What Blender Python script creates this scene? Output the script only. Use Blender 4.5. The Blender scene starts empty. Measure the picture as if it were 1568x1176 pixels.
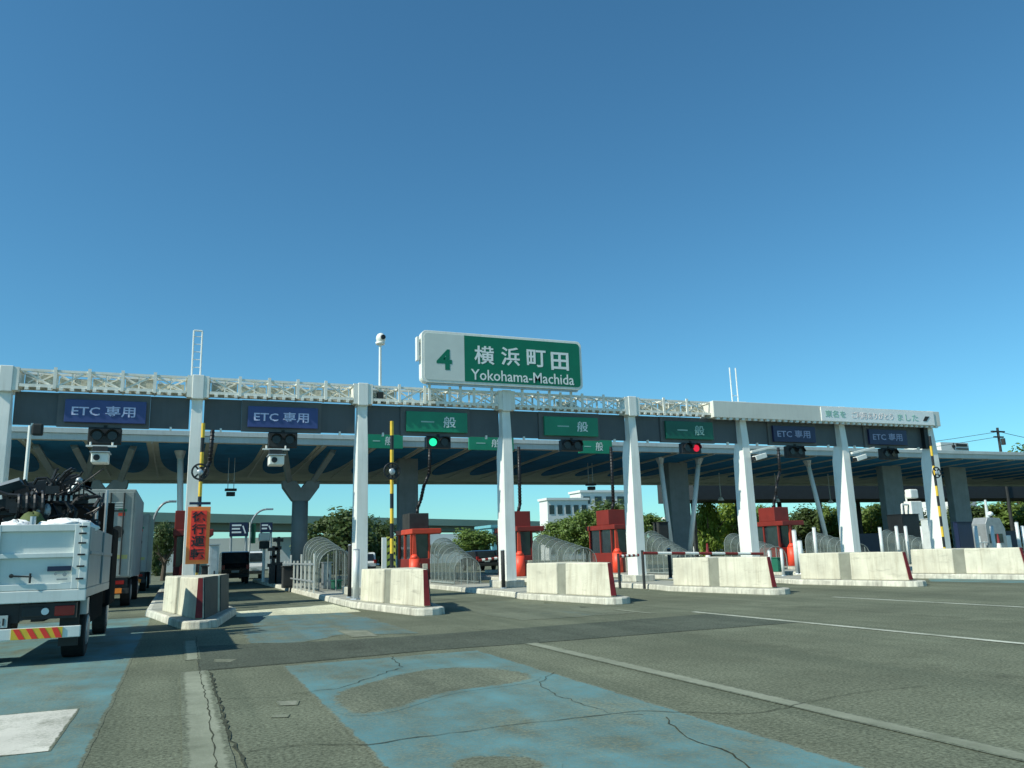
import bpy, bmesh, math, random
from mathutils import Vector, Matrix
R = math.radians
random.seed(7)
scene = bpy.context.scene
col = scene.collection

# ------------------------------------------------------------------ camera
F, CX, CY, EYE = 1243.6, 784.0, 588.0, 1.4
yaw, pit, rol = R(22.248), R(11.676), R(-1.709)
fw = Vector((math.sin(yaw)*math.cos(pit), math.cos(yaw)*math.cos(pit), math.sin(pit)))
rt = Vector((math.cos(yaw), -math.sin(yaw), 0))
dn = fw.cross(rt)
if dn.z > 0: dn = -dn
cr, sr = math.cos(rol), math.sin(rol)
r2 = cr*rt - sr*dn
d2 = sr*rt + cr*dn
cam = bpy.data.cameras.new('camera'); camo = bpy.data.objects.new('camera', cam); col.objects.link(camo)
up = -d2; bk = -fw
camo.matrix_world = Matrix(((r2.x, up.x, bk.x, 0), (r2.y, up.y, bk.y, 0), (r2.z, up.z, bk.z, EYE), (0, 0, 0, 1)))
cam.sensor_width = 36.0; cam.lens = 36.0*F/1568.0
cam.clip_start = 0.1; cam.clip_end = 6000
scene.camera = camo

def ray(u, v): return r2*(u-CX) + d2*(v-CY) + fw*F
def G(u, v, z=0.0):                      # photo pixel -> point on the level z
    q = ray(u, v); t = (z-EYE)/q.z
    return Vector((q.x*t, q.y*t, z))
def P(u, v, Y):                          # photo pixel -> point on the upright plane at distance Y
    q = ray(u, v); t = Y/q.y
    return Vector((q.x*t, Y, EYE+q.z*t))

# ------------------------------------------------------------------ sky and sun
SUN_EL, SUN_AZ = R(41), R(10)            # sun over the left shoulder, a little behind the camera
sdir = Vector((-math.cos(SUN_EL)*math.cos(SUN_AZ), -math.cos(SUN_EL)*math.sin(SUN_AZ), math.sin(SUN_EL)))
world = bpy.data.worlds.new("World"); scene.world = world; world.use_nodes = True
wn = world.node_tree; bg = wn.nodes['Background']
sky = wn.nodes.new('ShaderNodeTexSky'); sky.sky_type = 'NISHITA'; sky.sun_disc = False
sky.sun_elevation = SUN_EL
sky.sun_rotation = math.atan2(sdir.x, sdir.y)
sky.altitude = 100; sky.air_density = 1.0; sky.dust_density = 0.25; sky.ozone_density = 1.8
tn = wn.nodes.new('ShaderNodeMix'); tn.data_type = 'RGBA'; tn.blend_type = 'MULTIPLY'; tn.inputs[0].default_value = 1
tn.inputs[7].default_value = (.42, .86, .97, 1)          # the greenish white balance of the picture
wn.links.new(sky.outputs[0], tn.inputs[6]); wn.links.new(tn.outputs[2], bg.inputs[0]); bg.inputs[1].default_value = 0.14
sl = bpy.data.lights.new('sun', 'SUN'); sl.energy = 5.0; sl.angle = R(0.55); sl.color = (1.0, 0.98, 0.85)
so = bpy.data.objects.new('sun', sl); col.objects.link(so)
so.rotation_euler = (-sdir).to_track_quat('-Z', 'Y').to_euler()
scene.view_settings.view_transform = 'Standard'; scene.view_settings.look = 'None'
scene.view_settings.gamma = 1.0; scene.view_settings.exposure = 0.0

# ------------------------------------------------------------------ materials
def newmat(name):
    m = bpy.data.materials.new(name); m.use_nodes = True
    nt = m.node_tree; return m, nt, nt.nodes['Principled BSDF']
def N(nt, t, **kw):
    n = nt.nodes.new(t)
    for k, v in kw.items(): setattr(n, k, v)
    return n
def rgb(c): return (c[0], c[1], c[2], 1)
def mixn(nt, a, b, fac):
    n = nt.nodes.new('ShaderNodeMix'); n.data_type = 'RGBA'
    for s, v in ((6, a), (7, b)):
        if hasattr(v, 'node'): nt.links.new(v, n.inputs[s])
        else: n.inputs[s].default_value = rgb(v)
    if hasattr(fac, 'node'): nt.links.new(fac, n.inputs[0])
    else: n.inputs[0].default_value = fac
    return n.outputs[2]
def noise(nt, vec, scale, detail=4, rough=.55):
    n = N(nt, 'ShaderNodeTexNoise'); n.inputs['Scale'].default_value = scale
    n.inputs['Detail'].default_value = detail; n.inputs['Roughness'].default_value = rough
    nt.links.new(vec, n.inputs['Vector']); return n.outputs[0]
def ramp(nt, fac, a, b, va=0.0, vb=1.0):
    n = N(nt, 'ShaderNodeMapRange'); n.inputs[1].default_value = a; n.inputs[2].default_value = b
    n.inputs[3].default_value = va; n.inputs[4].default_value = vb; n.clamp = True
    nt.links.new(fac, n.inputs[0]); return n.outputs[0]
def M(name, c, rough=.55, metal=0.0, var=.12, scale=2.5, bump=0.0, streak=0.0, grime=None, scuff=0.0):
    m, nt, b = newmat(name)
    tc = N(nt, 'ShaderNodeNewGeometry').outputs['Position']
    f = ramp(nt, noise(nt, tc, scale, 5), .3, .7)
    out = mixn(nt, [x*(1-var) for x in c], [min(1, x*(1+var)) for x in c], f)
    if streak > 0:
        mp = N(nt, 'ShaderNodeMapping'); mp.inputs['Scale'].default_value = (5, 5, .35)
        nt.links.new(tc, mp.inputs[0])
        s = ramp(nt, noise(nt, mp.outputs[0], 1.6, 6, .65), .48, .75, 0, streak)
        g = grime or [c[0]*.5, c[1]*.46, c[2]*.38]
        out = mixn(nt, out, g, s)
    if scuff > 0:
        mp2 = N(nt, 'ShaderNodeMapping'); mp2.inputs['Scale'].default_value = (.7, .7, 3.4); nt.links.new(tc, mp2.inputs[0])
        out = mixn(nt, out, [x*.28 for x in c], ramp(nt, noise(nt, mp2.outputs[0], 1.6, 7, .72), .57, .72, 0, scuff))
    nt.links.new(out, b.inputs['Base Color'])
    b.inputs['Roughness'].default_value = rough; b.inputs['Metallic'].default_value = metal
    if bump > 0:
        bp = N(nt, 'ShaderNodeBump'); bp.inputs['Strength'].default_value = bump; bp.inputs['Distance'].default_value = .02
        nt.links.new(noise(nt, tc, scale*14, 3), bp.inputs['Height']); nt.links.new(bp.outputs[0], b.inputs['Normal'])
    return m
def emit(name, c, s):
    m, nt, b = newmat(name); b.inputs['Base Color'].default_value = rgb([x*.3 for x in c])
    b.inputs['Emission Color'].default_value = rgb(c); b.inputs['Emission Strength'].default_value = s; return m
def glassy(name, c, alpha, rough=.08):
    m, nt, b = newmat(name)
    tc = N(nt, 'ShaderNodeNewGeometry').outputs['Position']
    a = ramp(nt, noise(nt, tc, 3.0, 4), .35, .7, alpha*.75, min(1, alpha*1.3))
    b.inputs['Base Color'].default_value = rgb(c); b.inputs['Roughness'].default_value = rough
    nt.links.new(a, b.inputs['Alpha']); return m

def asphalt_color(nt, dark=1.0, tint=(1, 1, 1)):
    pos = N(nt, 'ShaderNodeNewGeometry').outputs['Position']
    big = ramp(nt, noise(nt, pos, .35, 5, .6), .35, .7)
    mid = ramp(nt, noise(nt, pos, 2.2, 6, .65), .3, .72)
    fine = ramp(nt, noise(nt, pos, 30, 5, .75), .34, .66)
    mp = N(nt, 'ShaderNodeMapping'); mp.inputs['Scale'].default_value = (1.1, .05, 1); nt.links.new(pos, mp.inputs[0])
    trk = ramp(nt, noise(nt, mp.outputs[0], 1.5, 3), .46, .62)     # darker wheel tracks along the lanes
    a = [.138*dark*tint[0], .152*dark*tint[1], .106*dark*tint[2]]
    c1 = mixn(nt, [x*.82 for x in a], [x*1.22 for x in a], big)
    c2 = mixn(nt, c1, [a[0]*.7, a[1]*.7, a[2]*.68], ramp(nt, mid, .5, 1, 0, .6))
    c3 = mixn(nt, c2, [a[0]*.62, a[1]*.66, a[2]*.66], ramp(nt, trk, 0, 1, 0, .45))
    sx = N(nt, 'ShaderNodeSeparateXYZ'); nt.links.new(pos, sx.inputs[0])
    la = N(nt, 'ShaderNodeMath', operation='MULTIPLY_ADD'); la.inputs[1].default_value = 1/5.2; la.inputs[2].default_value = .44; nt.links.new(sx.outputs[0], la.inputs[0])
    lf = N(nt, 'ShaderNodeMath', operation='FRACT'); nt.links.new(la.outputs[0], lf.inputs[0])
    lb_ = N(nt, 'ShaderNodeMath', operation='SUBTRACT'); lb_.inputs[1].default_value = .95; nt.links.new(lf.outputs[0], lb_.inputs[0])
    lc = N(nt, 'ShaderNodeMath', operation='ABSOLUTE'); nt.links.new(lb_.outputs[0], lc.inputs[0])
    ld_ = ramp(nt, lc.outputs[0], .01, .09, 1, 0)
    le = N(nt, 'ShaderNodeMath', operation='MULTIPLY'); nt.links.new(ld_, le.inputs[0]); nt.links.new(ramp(nt, noise(nt, pos, 1.7, 6, .7), .45, .65, 0, .55), le.inputs[1])
    c3 = mixn(nt, c3, [x*.45 for x in a], le.outputs[0])
    n = N(nt, 'ShaderNodeMix'); n.data_type = 'RGBA'; n.blend_type = 'MULTIPLY'; n.inputs[0].default_value = .85
    nt.links.new(c3, n.inputs[6])
    g = N(nt, 'ShaderNodeMapRange'); g.inputs[3].default_value = .38; g.inputs[4].default_value = 1.85; nt.links.new(fine, g.inputs[0])
    cmb = N(nt, 'ShaderNodeCombineColor')
    for i in range(3): nt.links.new(g.outputs[0], cmb.inputs[i])
    nt.links.new(cmb.outputs[0], n.inputs[7]); n.clamp_result = False
    return n.outputs[2], pos, fine
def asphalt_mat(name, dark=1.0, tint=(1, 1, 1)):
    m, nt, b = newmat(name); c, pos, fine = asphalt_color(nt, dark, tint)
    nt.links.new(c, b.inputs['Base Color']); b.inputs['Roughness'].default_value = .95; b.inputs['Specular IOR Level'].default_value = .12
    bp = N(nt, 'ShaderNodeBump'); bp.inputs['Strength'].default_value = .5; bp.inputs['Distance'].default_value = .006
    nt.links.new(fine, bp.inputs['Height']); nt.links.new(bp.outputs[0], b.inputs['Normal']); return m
def paint_mat(name, c, wear=.5, soft=.12, grain=.25, cover=.92):
    m, nt, b = newmat(name); a, pos, fine = asphalt_color(nt)
    n1 = noise(nt, pos, 1.1, 7, .68)
    mp = N(nt, 'ShaderNodeMapping'); mp.inputs['Scale'].default_value = (1.3, .28, 1); nt.links.new(pos, mp.inputs[0])
    n2 = noise(nt, mp.outputs[0], 1.4, 5, .6)
    add = N(nt, 'ShaderNodeMath', operation='MULTIPLY_ADD'); add.inputs[1].default_value = .55
    nt.links.new(n1, add.inputs[0])
    ml = N(nt, 'ShaderNodeMath', operation='MULTIPLY'); ml.inputs[1].default_value = .45; nt.links.new(n2, ml.inputs[0])
    nt.links.new(ml.outputs[0], add.inputs[2])
    f2 = N(nt, 'ShaderNodeMath', operation='MULTIPLY_ADD'); f2.inputs[1].default_value = grain*.3
    nt.links.new(fine, f2.inputs[0]); nt.links.new(add.outputs[0], f2.inputs[2])
    fac = ramp(nt, f2.outputs[0], wear-soft, wear+soft, cover, 0.0)
    at = N(nt, 'ShaderNodeAttribute'); at.attribute_name = 'cover'
    e1 = N(nt, 'ShaderNodeMath', operation='MULTIPLY_ADD'); e1.inputs[1].default_value = 1.5; e1.inputs[2].default_value = -.75
    nt.links.new(noise(nt, pos, 9, 6, .75), e1.inputs[0])
    e2 = N(nt, 'ShaderNodeMath', operation='ADD'); nt.links.new(at.outputs['Fac'], e2.inputs[0]); nt.links.new(e1.outputs[0], e2.inputs[1])
    edge = ramp(nt, e2.outputs[0], .38, .62)
    e3 = N(nt, 'ShaderNodeMath', operation='MULTIPLY'); nt.links.new(edge, e3.inputs[0]); nt.links.new(fac, e3.inputs[1]); fac = e3.outputs[0]
    tint = mixn(nt, [x*.82 for x in c], [min(1, x*1.15) for x in c], ramp(nt, noise(nt, pos, .9, 5), .3, .7))
    nt.links.new(mixn(nt, a, tint, fac), b.inputs['Base Color']); b.inputs['Roughness'].default_value = .85; b.inputs['Specular IOR Level'].default_value = .2
    bp = N(nt, 'ShaderNodeBump'); bp.inputs['Strength'].default_value = .35; bp.inputs['Distance'].default_value = .005
    nt.links.new(fine, bp.inputs['Height']); nt.links.new(bp.outputs[0], b.inputs['Normal']); return m

m_asph = asphalt_mat('asphalt')
m_patch = asphalt_mat('asphalt_repair', .64, (.95, 1, 1.1))
m_worn = asphalt_mat('asphalt_worn', 1.05)
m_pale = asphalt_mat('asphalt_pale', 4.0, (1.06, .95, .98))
m_crack = asphalt_mat('crack_tar', .42)
m_blue = paint_mat('blue_road_paint', (.11, .255, .275), .585, .13, .5, .88)
m_blue2 = paint_mat('blue_road_paint_faded', (.08, .20, .235), .56, .12, .5, .85)
m_line = paint_mat('white_road_paint', (.6, .62, .52), .66, .15, .6, .9)
m_lineworn = paint_mat('white_road_paint_worn', (.36, .38, .29), .66, .2, .9, .8)
m_white_mark = paint_mat('white_block_paint', (.64, .62, .54), .68, .10, .5, .92)
m_markworn = paint_mat('white_mark_worn', (.42, .42, .34), .57, .14, .9, .85)
m_conc = M('barrier_concrete', (.60, .58, .46), .9, 0, .16, 1.7, .4, .6, (.33, .29, .2), .5)
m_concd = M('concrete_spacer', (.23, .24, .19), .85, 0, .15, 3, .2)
m_shade = M('shade_panel', (.055, .065, .058), .8, 0, .2, 3, .1, .2)  # dark tone standing in for the shade on the barriers' right faces
m_kerb = M('kerb_concrete', (.56, .55, .46), .9, 0, .25, 2.5, .45, .75, (.15, .145, .12), .6)
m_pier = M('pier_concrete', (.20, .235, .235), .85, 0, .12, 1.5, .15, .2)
m_soffit = M('soffit_concrete', (.50, .53, .46), .95, 0, .12, .8, .1)
m_bluepanel = M('soffit_blue_metal', (.022, .17, .34), .9, 0, .18, 1.0)
for m_ in (m_soffit, m_bluepanel): m_.node_tree.nodes['Principled BSDF'].inputs['Specular IOR Level'].default_value = .12
m_rib = M('rib_steel', (.42, .45, .42), .6, 0, .1, 1)
m_fascia = M('canopy_fascia', (.52, .57, .55), .6, 0, .08, 1, 0, .25)
m_white = M('white_steel', (.83, .84, .78), .4, 0, .05, 1.5, 0, .30, (.5, .46, .36))
m_truss = M('truss_cream_steel', (.85, .84, .75), .45, 0, .08, 3, 0, .25, (.45, .42, .3))
m_grate = M('walkway_grating', (.55, .54, .44), .6, .1, .3, 9)
m_back = M('sign_backing_board', (.085, .098, .105), .5, 0, .12, 1.2, 0, .2)
m_backl = M('sign_backing_grey', (.12, .125, .125), .5, 0, .12, 1.2, 0, .2)
m_etc = M('etc_sign_blue', (.045, .07, .22), .35, 0, .1, 2)
m_gsign = M('lane_sign_green', (.012, .235, .125), .35, 0, .08, 2)
m_dest = M('destination_green', (.0, .165, .085), .4, 0, .05, 2)
m_destw = M('destination_white', (.62, .67, .62), .4, 0, .04, 2)
m_letw = M('lettering_white', (.78, .82, .80), .4, 0, .03, 3)
m_letl = M('lettering_lavender', (.62, .64, .86), .4, 0, .05, 3)
m_black = M('black_metal', (.012, .014, .016), .45, 0, .3, 4)
m_dkgrey = M('dark_grey_metal', (.042, .047, .047), .85, 0, .2, 3)
m_dkgrey.node_tree.nodes['Principled BSDF'].inputs['Specular IOR Level'].default_value = .2
m_grey = M('grey_metal', (.32, .34, .34), .4, .3, .15, 4)
m_galv = M('galvanised_steel', (.45, .50, .52), .38, .45, .18, 6)
m_yel = M('yellow_band', (.75, .50, .04), .5, 0, .1, 5)
m_red = M('booth_red', (.56, .06, .025), .45, 0, .12, 2)
m_dred = M('booth_dark_red', (.21, .024, .017), .5, 0, .15, 2)
m_cush = M('crash_guard_red', (.95, .085, .04), .5, 0, .08, 3)
m_stripe = M('red_reflector', (.17, .010, .012), .6, 0, .25, 5)
m_winglass = M('dark_window_glass', (.02, .03, .035), .08, 0, .3, 3)
m_acryl = glassy('acrylic_sheet', (.16, .20, .185), .42, .22)
m_hoop = M('hoop_grey_steel', (.22, .26, .245), .75, 0, .15, 4)
m_lampg = emit('signal_green_lens', (.02, .95, .45), 1.1)
m_lampr = emit('signal_red_lens', (.95, .02, .06), .75)
m_lampoff = M('signal_dark_lens', (.02, .02, .02), .2)
m_orange = M('banner_orange', (.85, .25, .06), .6, 0, .08, 4)
m_banred = M('banner_red', (.9, .05, .03), .6, 0, .08, 4)
m_navy = M('navy_sign', (.012, .022, .06), .4, 0, .1, 3)
m_banner = M('white_banner', (.95, .95, .92), .35, 0, .03, 3)
m_fpink = M('banner_faint_pink', (.86, .72, .68), .5)
m_fgreen = M('banner_faint_green', (.35, .62, .48), .5)
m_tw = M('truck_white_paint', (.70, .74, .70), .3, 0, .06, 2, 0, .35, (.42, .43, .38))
m_tshade = M('truck_shaded_paint', (.27, .32, .32), .4, 0, .08, 2, 0, .3)  # truck paint darkened as shade on the side turned from the sun
m_alum = M('box_truck_aluminium', (.30, .34, .33), .55, 0, .12, 2, 0, .3)
m_matte = M('matte_black', (.012, .014, .014), .95, 0, .2, 3)
m_matte.node_tree.nodes['Principled BSDF'].inputs['Specular IOR Level'].default_value = .05
m_tyre = M('tyre_rubber', (.018, .018, .018), .85, 0, .3, 8, .2)
m_sheet = M('white_sheet', (.92, .93, .90), .7, 0, .05, 6, .3)
m_tail = M('tail_lamp_red', (.30, .012, .01), .25)
m_orref = M('orange_reflector', (.9, .25, .03), .35, 0, .1, 6)
m_plate = M('number_plate', (.42, .47, .45), .5)
m_suv = M('black_car_paint', (.012, .013, .016), .18, 0, .1, 3)
m_wcar = M('white_car_paint', (.75, .77, .75), .25, 0, .05, 3)
m_trunk = M('bark', (.09, .07, .05), .9, 0, .25, 4, .3)
m_via = M('viaduct_grey_green', (.40, .44, .32), .8, 0, .1, .2)
m_viad = M('viaduct_girder', (.19, .24, .20), .8, 0, .1, .2)
m_bldw = M('white_render', (.74, .76, .72), .7, 0, .06, .4, 0, .15)
m_bldg = M('pale_wall', (.62, .68, .68), .8, 0, .08, .3)
m_teal = M('teal_cladding', (.16, .42, .46), .6)
m_greenbox = M('green_box', (.02, .16, .10), .5)
m_cyanpost = M('post_pale', (.62, .66, .64), .45, .1, .08, 5)
m_chev = M('chevron_board_yellow', (.72, .66, .10), .5)
m_isl = M('island_concrete', (.36, .36, .30), .85, 0, .2, 1.5, .3, 0)
def leafmat(name, a, bcol):
    m, nt, b = newmat(name)
    g = N(nt, 'ShaderNodeNewGeometry'); 
    f = ramp(nt, noise(nt, g.outputs['Position'], .9, 4), .32, .68)
    ri = N(nt, 'ShaderNodeMath', operation='MULTIPLY_ADD'); ri.inputs[1].default_value = .5
    nt.links.new(g.outputs['Random Per Island'], ri.inputs[0])
    h = N(nt, 'ShaderNodeMath', operation='MULTIPLY'); h.inputs[1].default_value = .6; nt.links.new(f, h.inputs[0]); nt.links.new(h.outputs[0], ri.inputs[2])
    nt.links.new(mixn(nt, a, bcol, ri.outputs[0]), b.inputs['Base Color']); b.inputs['Roughness'].default_value = .6
    b.inputs['Transmission Weight'].default_value = 0.0
    tr = N(nt, 'ShaderNodeBsdfTranslucent'); tr.inputs[0].default_value = rgb([x*1.1 for x in bcol])
    mx = N(nt, 'ShaderNodeMixShader'); mx.inputs[0].default_value = .3
    nt.links.new(b.outputs[0], mx.inputs[1]); nt.links.new(tr.outputs[0], mx.inputs[2])
    nt.links.new(mx.outputs[0], nt.nodes['Material Output'].inputs[0]); return m
m_leafd = leafmat('leaf_dark', (.03, .06, .014), (.10, .15, .04))
m_leafm = leafmat('leaf_mid', (.05, .10, .016), (.18, .26, .05))
m_leafl = leafmat('leaf_bright', (.09, .16, .018), (.28, .38, .055))

# ------------------------------------------------------------------ mesh building
class MB:
    def __init__(s): s.v = []; s.f = []
    def add(s, vs, fs):
        o = len(s.v); s.v += [Vector(v) for v in vs]; s.f += [[i+o for i in f] for f in fs]; return s
    def box(s, x0, x1, y0, y1, z0, z1):
        return s.add([(x0,y0,z0),(x1,y0,z0),(x1,y1,z0),(x0,y1,z0),(x0,y0,z1),(x1,y0,z1),(x1,y1,z1),(x0,y1,z1)],
                     [[3,2,1,0],[4,5,6,7],[0,1,5,4],[1,2,6,5],[2,3,7,6],[3,0,4,7]])
    def cbox(s, c, d): return s.box(c[0]-d[0]/2, c[0]+d[0]/2, c[1]-d[1]/2, c[1]+d[1]/2, c[2]-d[2]/2, c[2]+d[2]/2)
    def loft(s, A, B):                   # two rings of the same count, capped
        n = len(A)
        fs = [[i, (i+1) % n, n+(i+1) % n, n+i] for i in range(n)] + [list(range(n))[::-1], list(range(n, 2*n))]
        return s.add(list(A)+list(B), fs)
    def prism(s, pts, d):
        d = Vector(d); return s.loft([Vector(p) for p in pts], [Vector(p)+d for p in pts])
    def tube(s, a, b, r0, r1=None, n=8):
        r1 = r0 if r1 is None else r1
        a = Vector(a); b = Vector(b); w = (b-a).normalized()
        u = w.orthogonal().normalized(); t = w.cross(u)
        A = [a+(u*math.cos(2*math.pi*i/n)+t*math.sin(2*math.pi*i/n))*r0 for i in range(n)]
        B = [b+(u*math.cos(2*math.pi*i/n)+t*math.sin(2*math.pi*i/n))*r1 for i in range(n)]
        return s.loft(A, B)
    def beam(s, a, b, w, h, upv=(0, 0, 1)):   # rectangular bar
        a = Vector(a); b = Vector(b); d = (b-a).normalized(); sd = d.cross(Vector(upv))
        if sd.length < 1e-4: sd = d.cross(Vector((0, 1, 0)))
        sd.normalize(); uu = sd.cross(d).normalized()
        c = [(-w/2, -h/2), (w/2, -h/2), (w/2, h/2), (-w/2, h/2)]
        return s.loft([a+sd*x+uu*y for x, y in c], [b+sd*x+uu*y for x, y in c])
    def path(s, pts, r, n=6):
        for a, b in zip(pts[:-1], pts[1:]): s.tube(a, b, r, r, n)
        return s
    def ring(s, c, ax, Rr, r, n=20, k=6):
        c = Vector(c); ax = Vector(ax).normalized(); u = ax.orthogonal().normalized(); t = ax.cross(u)
        vs = []; fs = []
        for i in range(n):
            d = u*math.cos(2*math.pi*i/n)+t*math.sin(2*math.pi*i/n)
            for j in range(k): vs.append(c+d*(Rr+r*math.cos(2*math.pi*j/k))+ax*r*math.sin(2*math.pi*j/k))
        for i in range(n):
            for j in range(k): fs.append([i*k+j, ((i+1) % n)*k+j, ((i+1) % n)*k+(j+1) % k, i*k+(j+1) % k])
        return s.add(vs, fs)
    def blob(s, c, d, seed=0, nu=14, nv=8, amp=.2):
        rr = random.Random(seed); c = Vector(c); vs = []; fs = []
        for j in range(nv+1):
            for i in range(nu):
                a = 2*math.pi*i/nu; b = math.pi*j/nv; k = 1+amp*(rr.random()-.5)
                vs.append(c+Vector((d[0]*math.sin(b)*math.cos(a)*k, d[1]*math.sin(b)*math.sin(a)*k, d[2]*math.cos(b)*k)))
        for j in range(nv):
            for i in range(nu): fs.append([j*nu+i, (j+1)*nu+i, (j+1)*nu+(i+1) % nu, j*nu+(i+1) % nu])
        return s.add(vs, fs)
    def build(s, name, mat, parent=None, bevel=0.0, smooth=False):
        off = root_of(parent) if parent else Vector((0, 0, 0))
        me = bpy.data.meshes.new(name); me.from_pydata([tuple(v-off) for v in s.v], [], s.f)
        bm = bmesh.new(); bm.from_mesh(me); bmesh.ops.recalc_face_normals(bm, faces=bm.faces); bm.to_mesh(me); bm.free()
        me.materials.append(mat)
        if smooth:
            for p in me.polygons: p.use_smooth = True
        o = bpy.data.objects.new(name, me); col.objects.link(o)
        if parent: o.parent = parent
        if bevel > 0:
            md = o.modifiers.new('bevel', 'BEVEL'); md.width = bevel; md.segments = 2; md.limit_method = 'ANGLE'
        return o
ORG = {}
def root_of(o):
    v = Vector((0, 0, 0))
    while o is not None:
        v += o.location; o = o.parent
    return v
def thing(name, label, cat, loc, group=None):
    o = bpy.data.objects.new(name, None); col.objects.link(o); o.location = Vector(loc); o.empty_display_size = .2
    o['label'] = label; o['category'] = cat
    if group: o['group'] = group
    return o
def tag(o, label, cat, group=None):
    o['label'] = label; o['category'] = cat
    if group: o['group'] = group
    return o
def struct(o): o['kind'] = 'structure'; return o
def dup(root, delta, label, group=None):
    r = root.copy(); col.objects.link(r); r.location = root.location + Vector(delta); r['label'] = label
    if group: r['group'] = group
    for ch in list(root.children):
        c = ch.copy(); col.objects.link(c); c.parent = r
        for g in list(ch.children):
            d = g.copy(); col.objects.link(d); d.parent = c
    return r
def text(name, body, x0, x1, z0, z1, y, mat, parent, bold=0.0, depth=.006, stretch=True):
    c = bpy.data.curves.new(name, 'FONT'); c.body = body; c.offset = bold; c.extrude = .01; c.resolution_u = 2
    t = bpy.data.objects.new(name, c); col.objects.link(t)
    bpy.context.view_layer.update()
    me = bpy.data.meshes.new_from_object(t.evaluated_get(bpy.context.evaluated_depsgraph_get()))
    bpy.data.objects.remove(t); bpy.data.curves.remove(c)
    xs = [v.co.x for v in me.vertices]; ys = [v.co.y for v in me.vertices]
    kx = (x1-x0)/(max(xs)-min(xs)); kz = (z1-z0)/(max(ys)-min(ys)); mx, my = min(xs), min(ys)
    off = root_of(parent)
    for v in me.vertices:
        a = Vector((x0+(v.co.x-mx)*kx, y+(-v.co.z/.01)*depth*.5, z0+(v.co.y-my)*kz)); v.co = a-off
    bm = bmesh.new(); bm.from_mesh(me); bmesh.ops.recalc_face_normals(bm, faces=bm.faces); bm.to_mesh(me); bm.free()
    me.materials.clear(); me.materials.append(mat); me.name = name
    o = bpy.data.objects.new(name, me); col.objects.link(o); o.parent = parent; return o

# ------------------------------------------------------------------ ground and road markings
g = MB(); g.add([(-1500, -300, 0), (1500, -300, 0), (1500, 2500, 0), (-1500, 2500, 0)], [[0, 1, 2, 3]])
struct(g.build('ground', m_asph))
def jag(pts, step=.25, amp=.05, seed=1):      # rough up the outline of a sheet
    rr = random.Random(seed); out = []; n = len(pts)
    for i in range(n):
        a = Vector(pts[i]); b = Vector(pts[(i+1) % n]); L = (b-a).length; k = max(1, int(L/step))
        nrm = Vector((-(b-a).y, (b-a).x, 0)).normalized() if L > 0 else Vector((0, 0, 0))
        for j in range(k):
            p = a.lerp(b, j/k)
            if j > 0: p = p+nrm*rr.uniform(-amp, amp)
            out.append(p)
    return out
def sheet(name, pts, z, mat, amp=.0, seed=1, step=.25, ring=.05, inner=1.0, outer=0.0, smooth=0):
    # paint thins out over a narrow worn margin: the margin is a ring of faces carrying the 'cover' value
    pts = [Vector((p[0], p[1], z)) for p in pts]
    pts = jag(pts, step, amp, seed)
    for _ in range(smooth): pts = [(pts[i-1]+pts[i]*2+pts[(i+1) % len(pts)])*.25 for i in range(len(pts))]
    area = sum(a.x*b.y-b.x*a.y for a, b in zip(pts, pts[1:]+pts[:1]))
    sg = 1 if area > 0 else -1
    n = len(pts); nr = []
    for i in range(n):
        d = (pts[(i+1) % n]-pts[i-1]); nr.append(Vector((-d.y, d.x, 0)).normalized()*sg)
    ins = [p+v*ring for p, v in zip(pts, nr)]; outp = [p-v*ring for p, v in zip(pts, nr)]
    bm = bmesh.new(); A = [bm.verts.new(p) for p in ins]; B = [bm.verts.new(p) for p in outp]
    f = bm.faces.new(A)
    for i in range(n): bm.faces.new([A[i], A[(i+1) % n], B[(i+1) % n], B[i]])
    bmesh.ops.triangulate(bm, faces=[f])
    for f in bm.faces:
        f.normal_update()
        if f.normal.z < 0: f.normal_flip()
    me = bpy.data.meshes.new(name); bm.verts.index_update(); bm.to_mesh(me); bm.free(); me.materials.append(mat)
    at = me.attributes.new('cover', 'FLOAT', 'POINT')
    for i in range(len(me.vertices)): at.data[i].value = inner if i < n else outer
    o = bpy.data.objects.new(name, me); col.objects.link(o); return struct(o)
def ribbon(name, pts, w, z, mat, jit=.03, seed=0, step=.12, kind=True):
    rr = random.Random(seed); ps = []
    for a, b in zip(pts[:-1], pts[1:]):
        a = Vector(a); b = Vector(b); k = max(1, int((b-a).length/step))
        for j in range(k):
            p = a.lerp(b, j/k); ps.append(Vector((p.x+rr.uniform(-jit, jit), p.y+rr.uniform(-jit, jit), z)))
    ps.append(Vector((pts[-1][0], pts[-1][1], z)))
    vs = []; fs = []
    for i, p in enumerate(ps):
        d = (ps[min(i+1, len(ps)-1)]-ps[max(i-1, 0)]); d.z = 0; d.normalize(); n = Vector((-d.y, d.x, 0))
        ww = w*rr.uniform(.35, 1.1)*.5
        vs += [p+n*ww, p-n*ww]
    for i in range(len(ps)-1): fs.append([2*i, 2*i+1, 2*i+3, 2*i+2])
    me = bpy.data.meshes.new(name); me.from_pydata([tuple(v) for v in vs], [], fs)
    bm = bmesh.new(); bm.from_mesh(me); bmesh.ops.recalc_face_normals(bm, faces=bm.faces)
    for f in bm.faces:
        if f.normal.z < 0: f.normal_flip()
    bm.to_mesh(me); bm.free()
    me.materials.append(mat); o = bpy.data.objects.new(name, me); col.objects.link(o); return struct(o)

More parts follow.
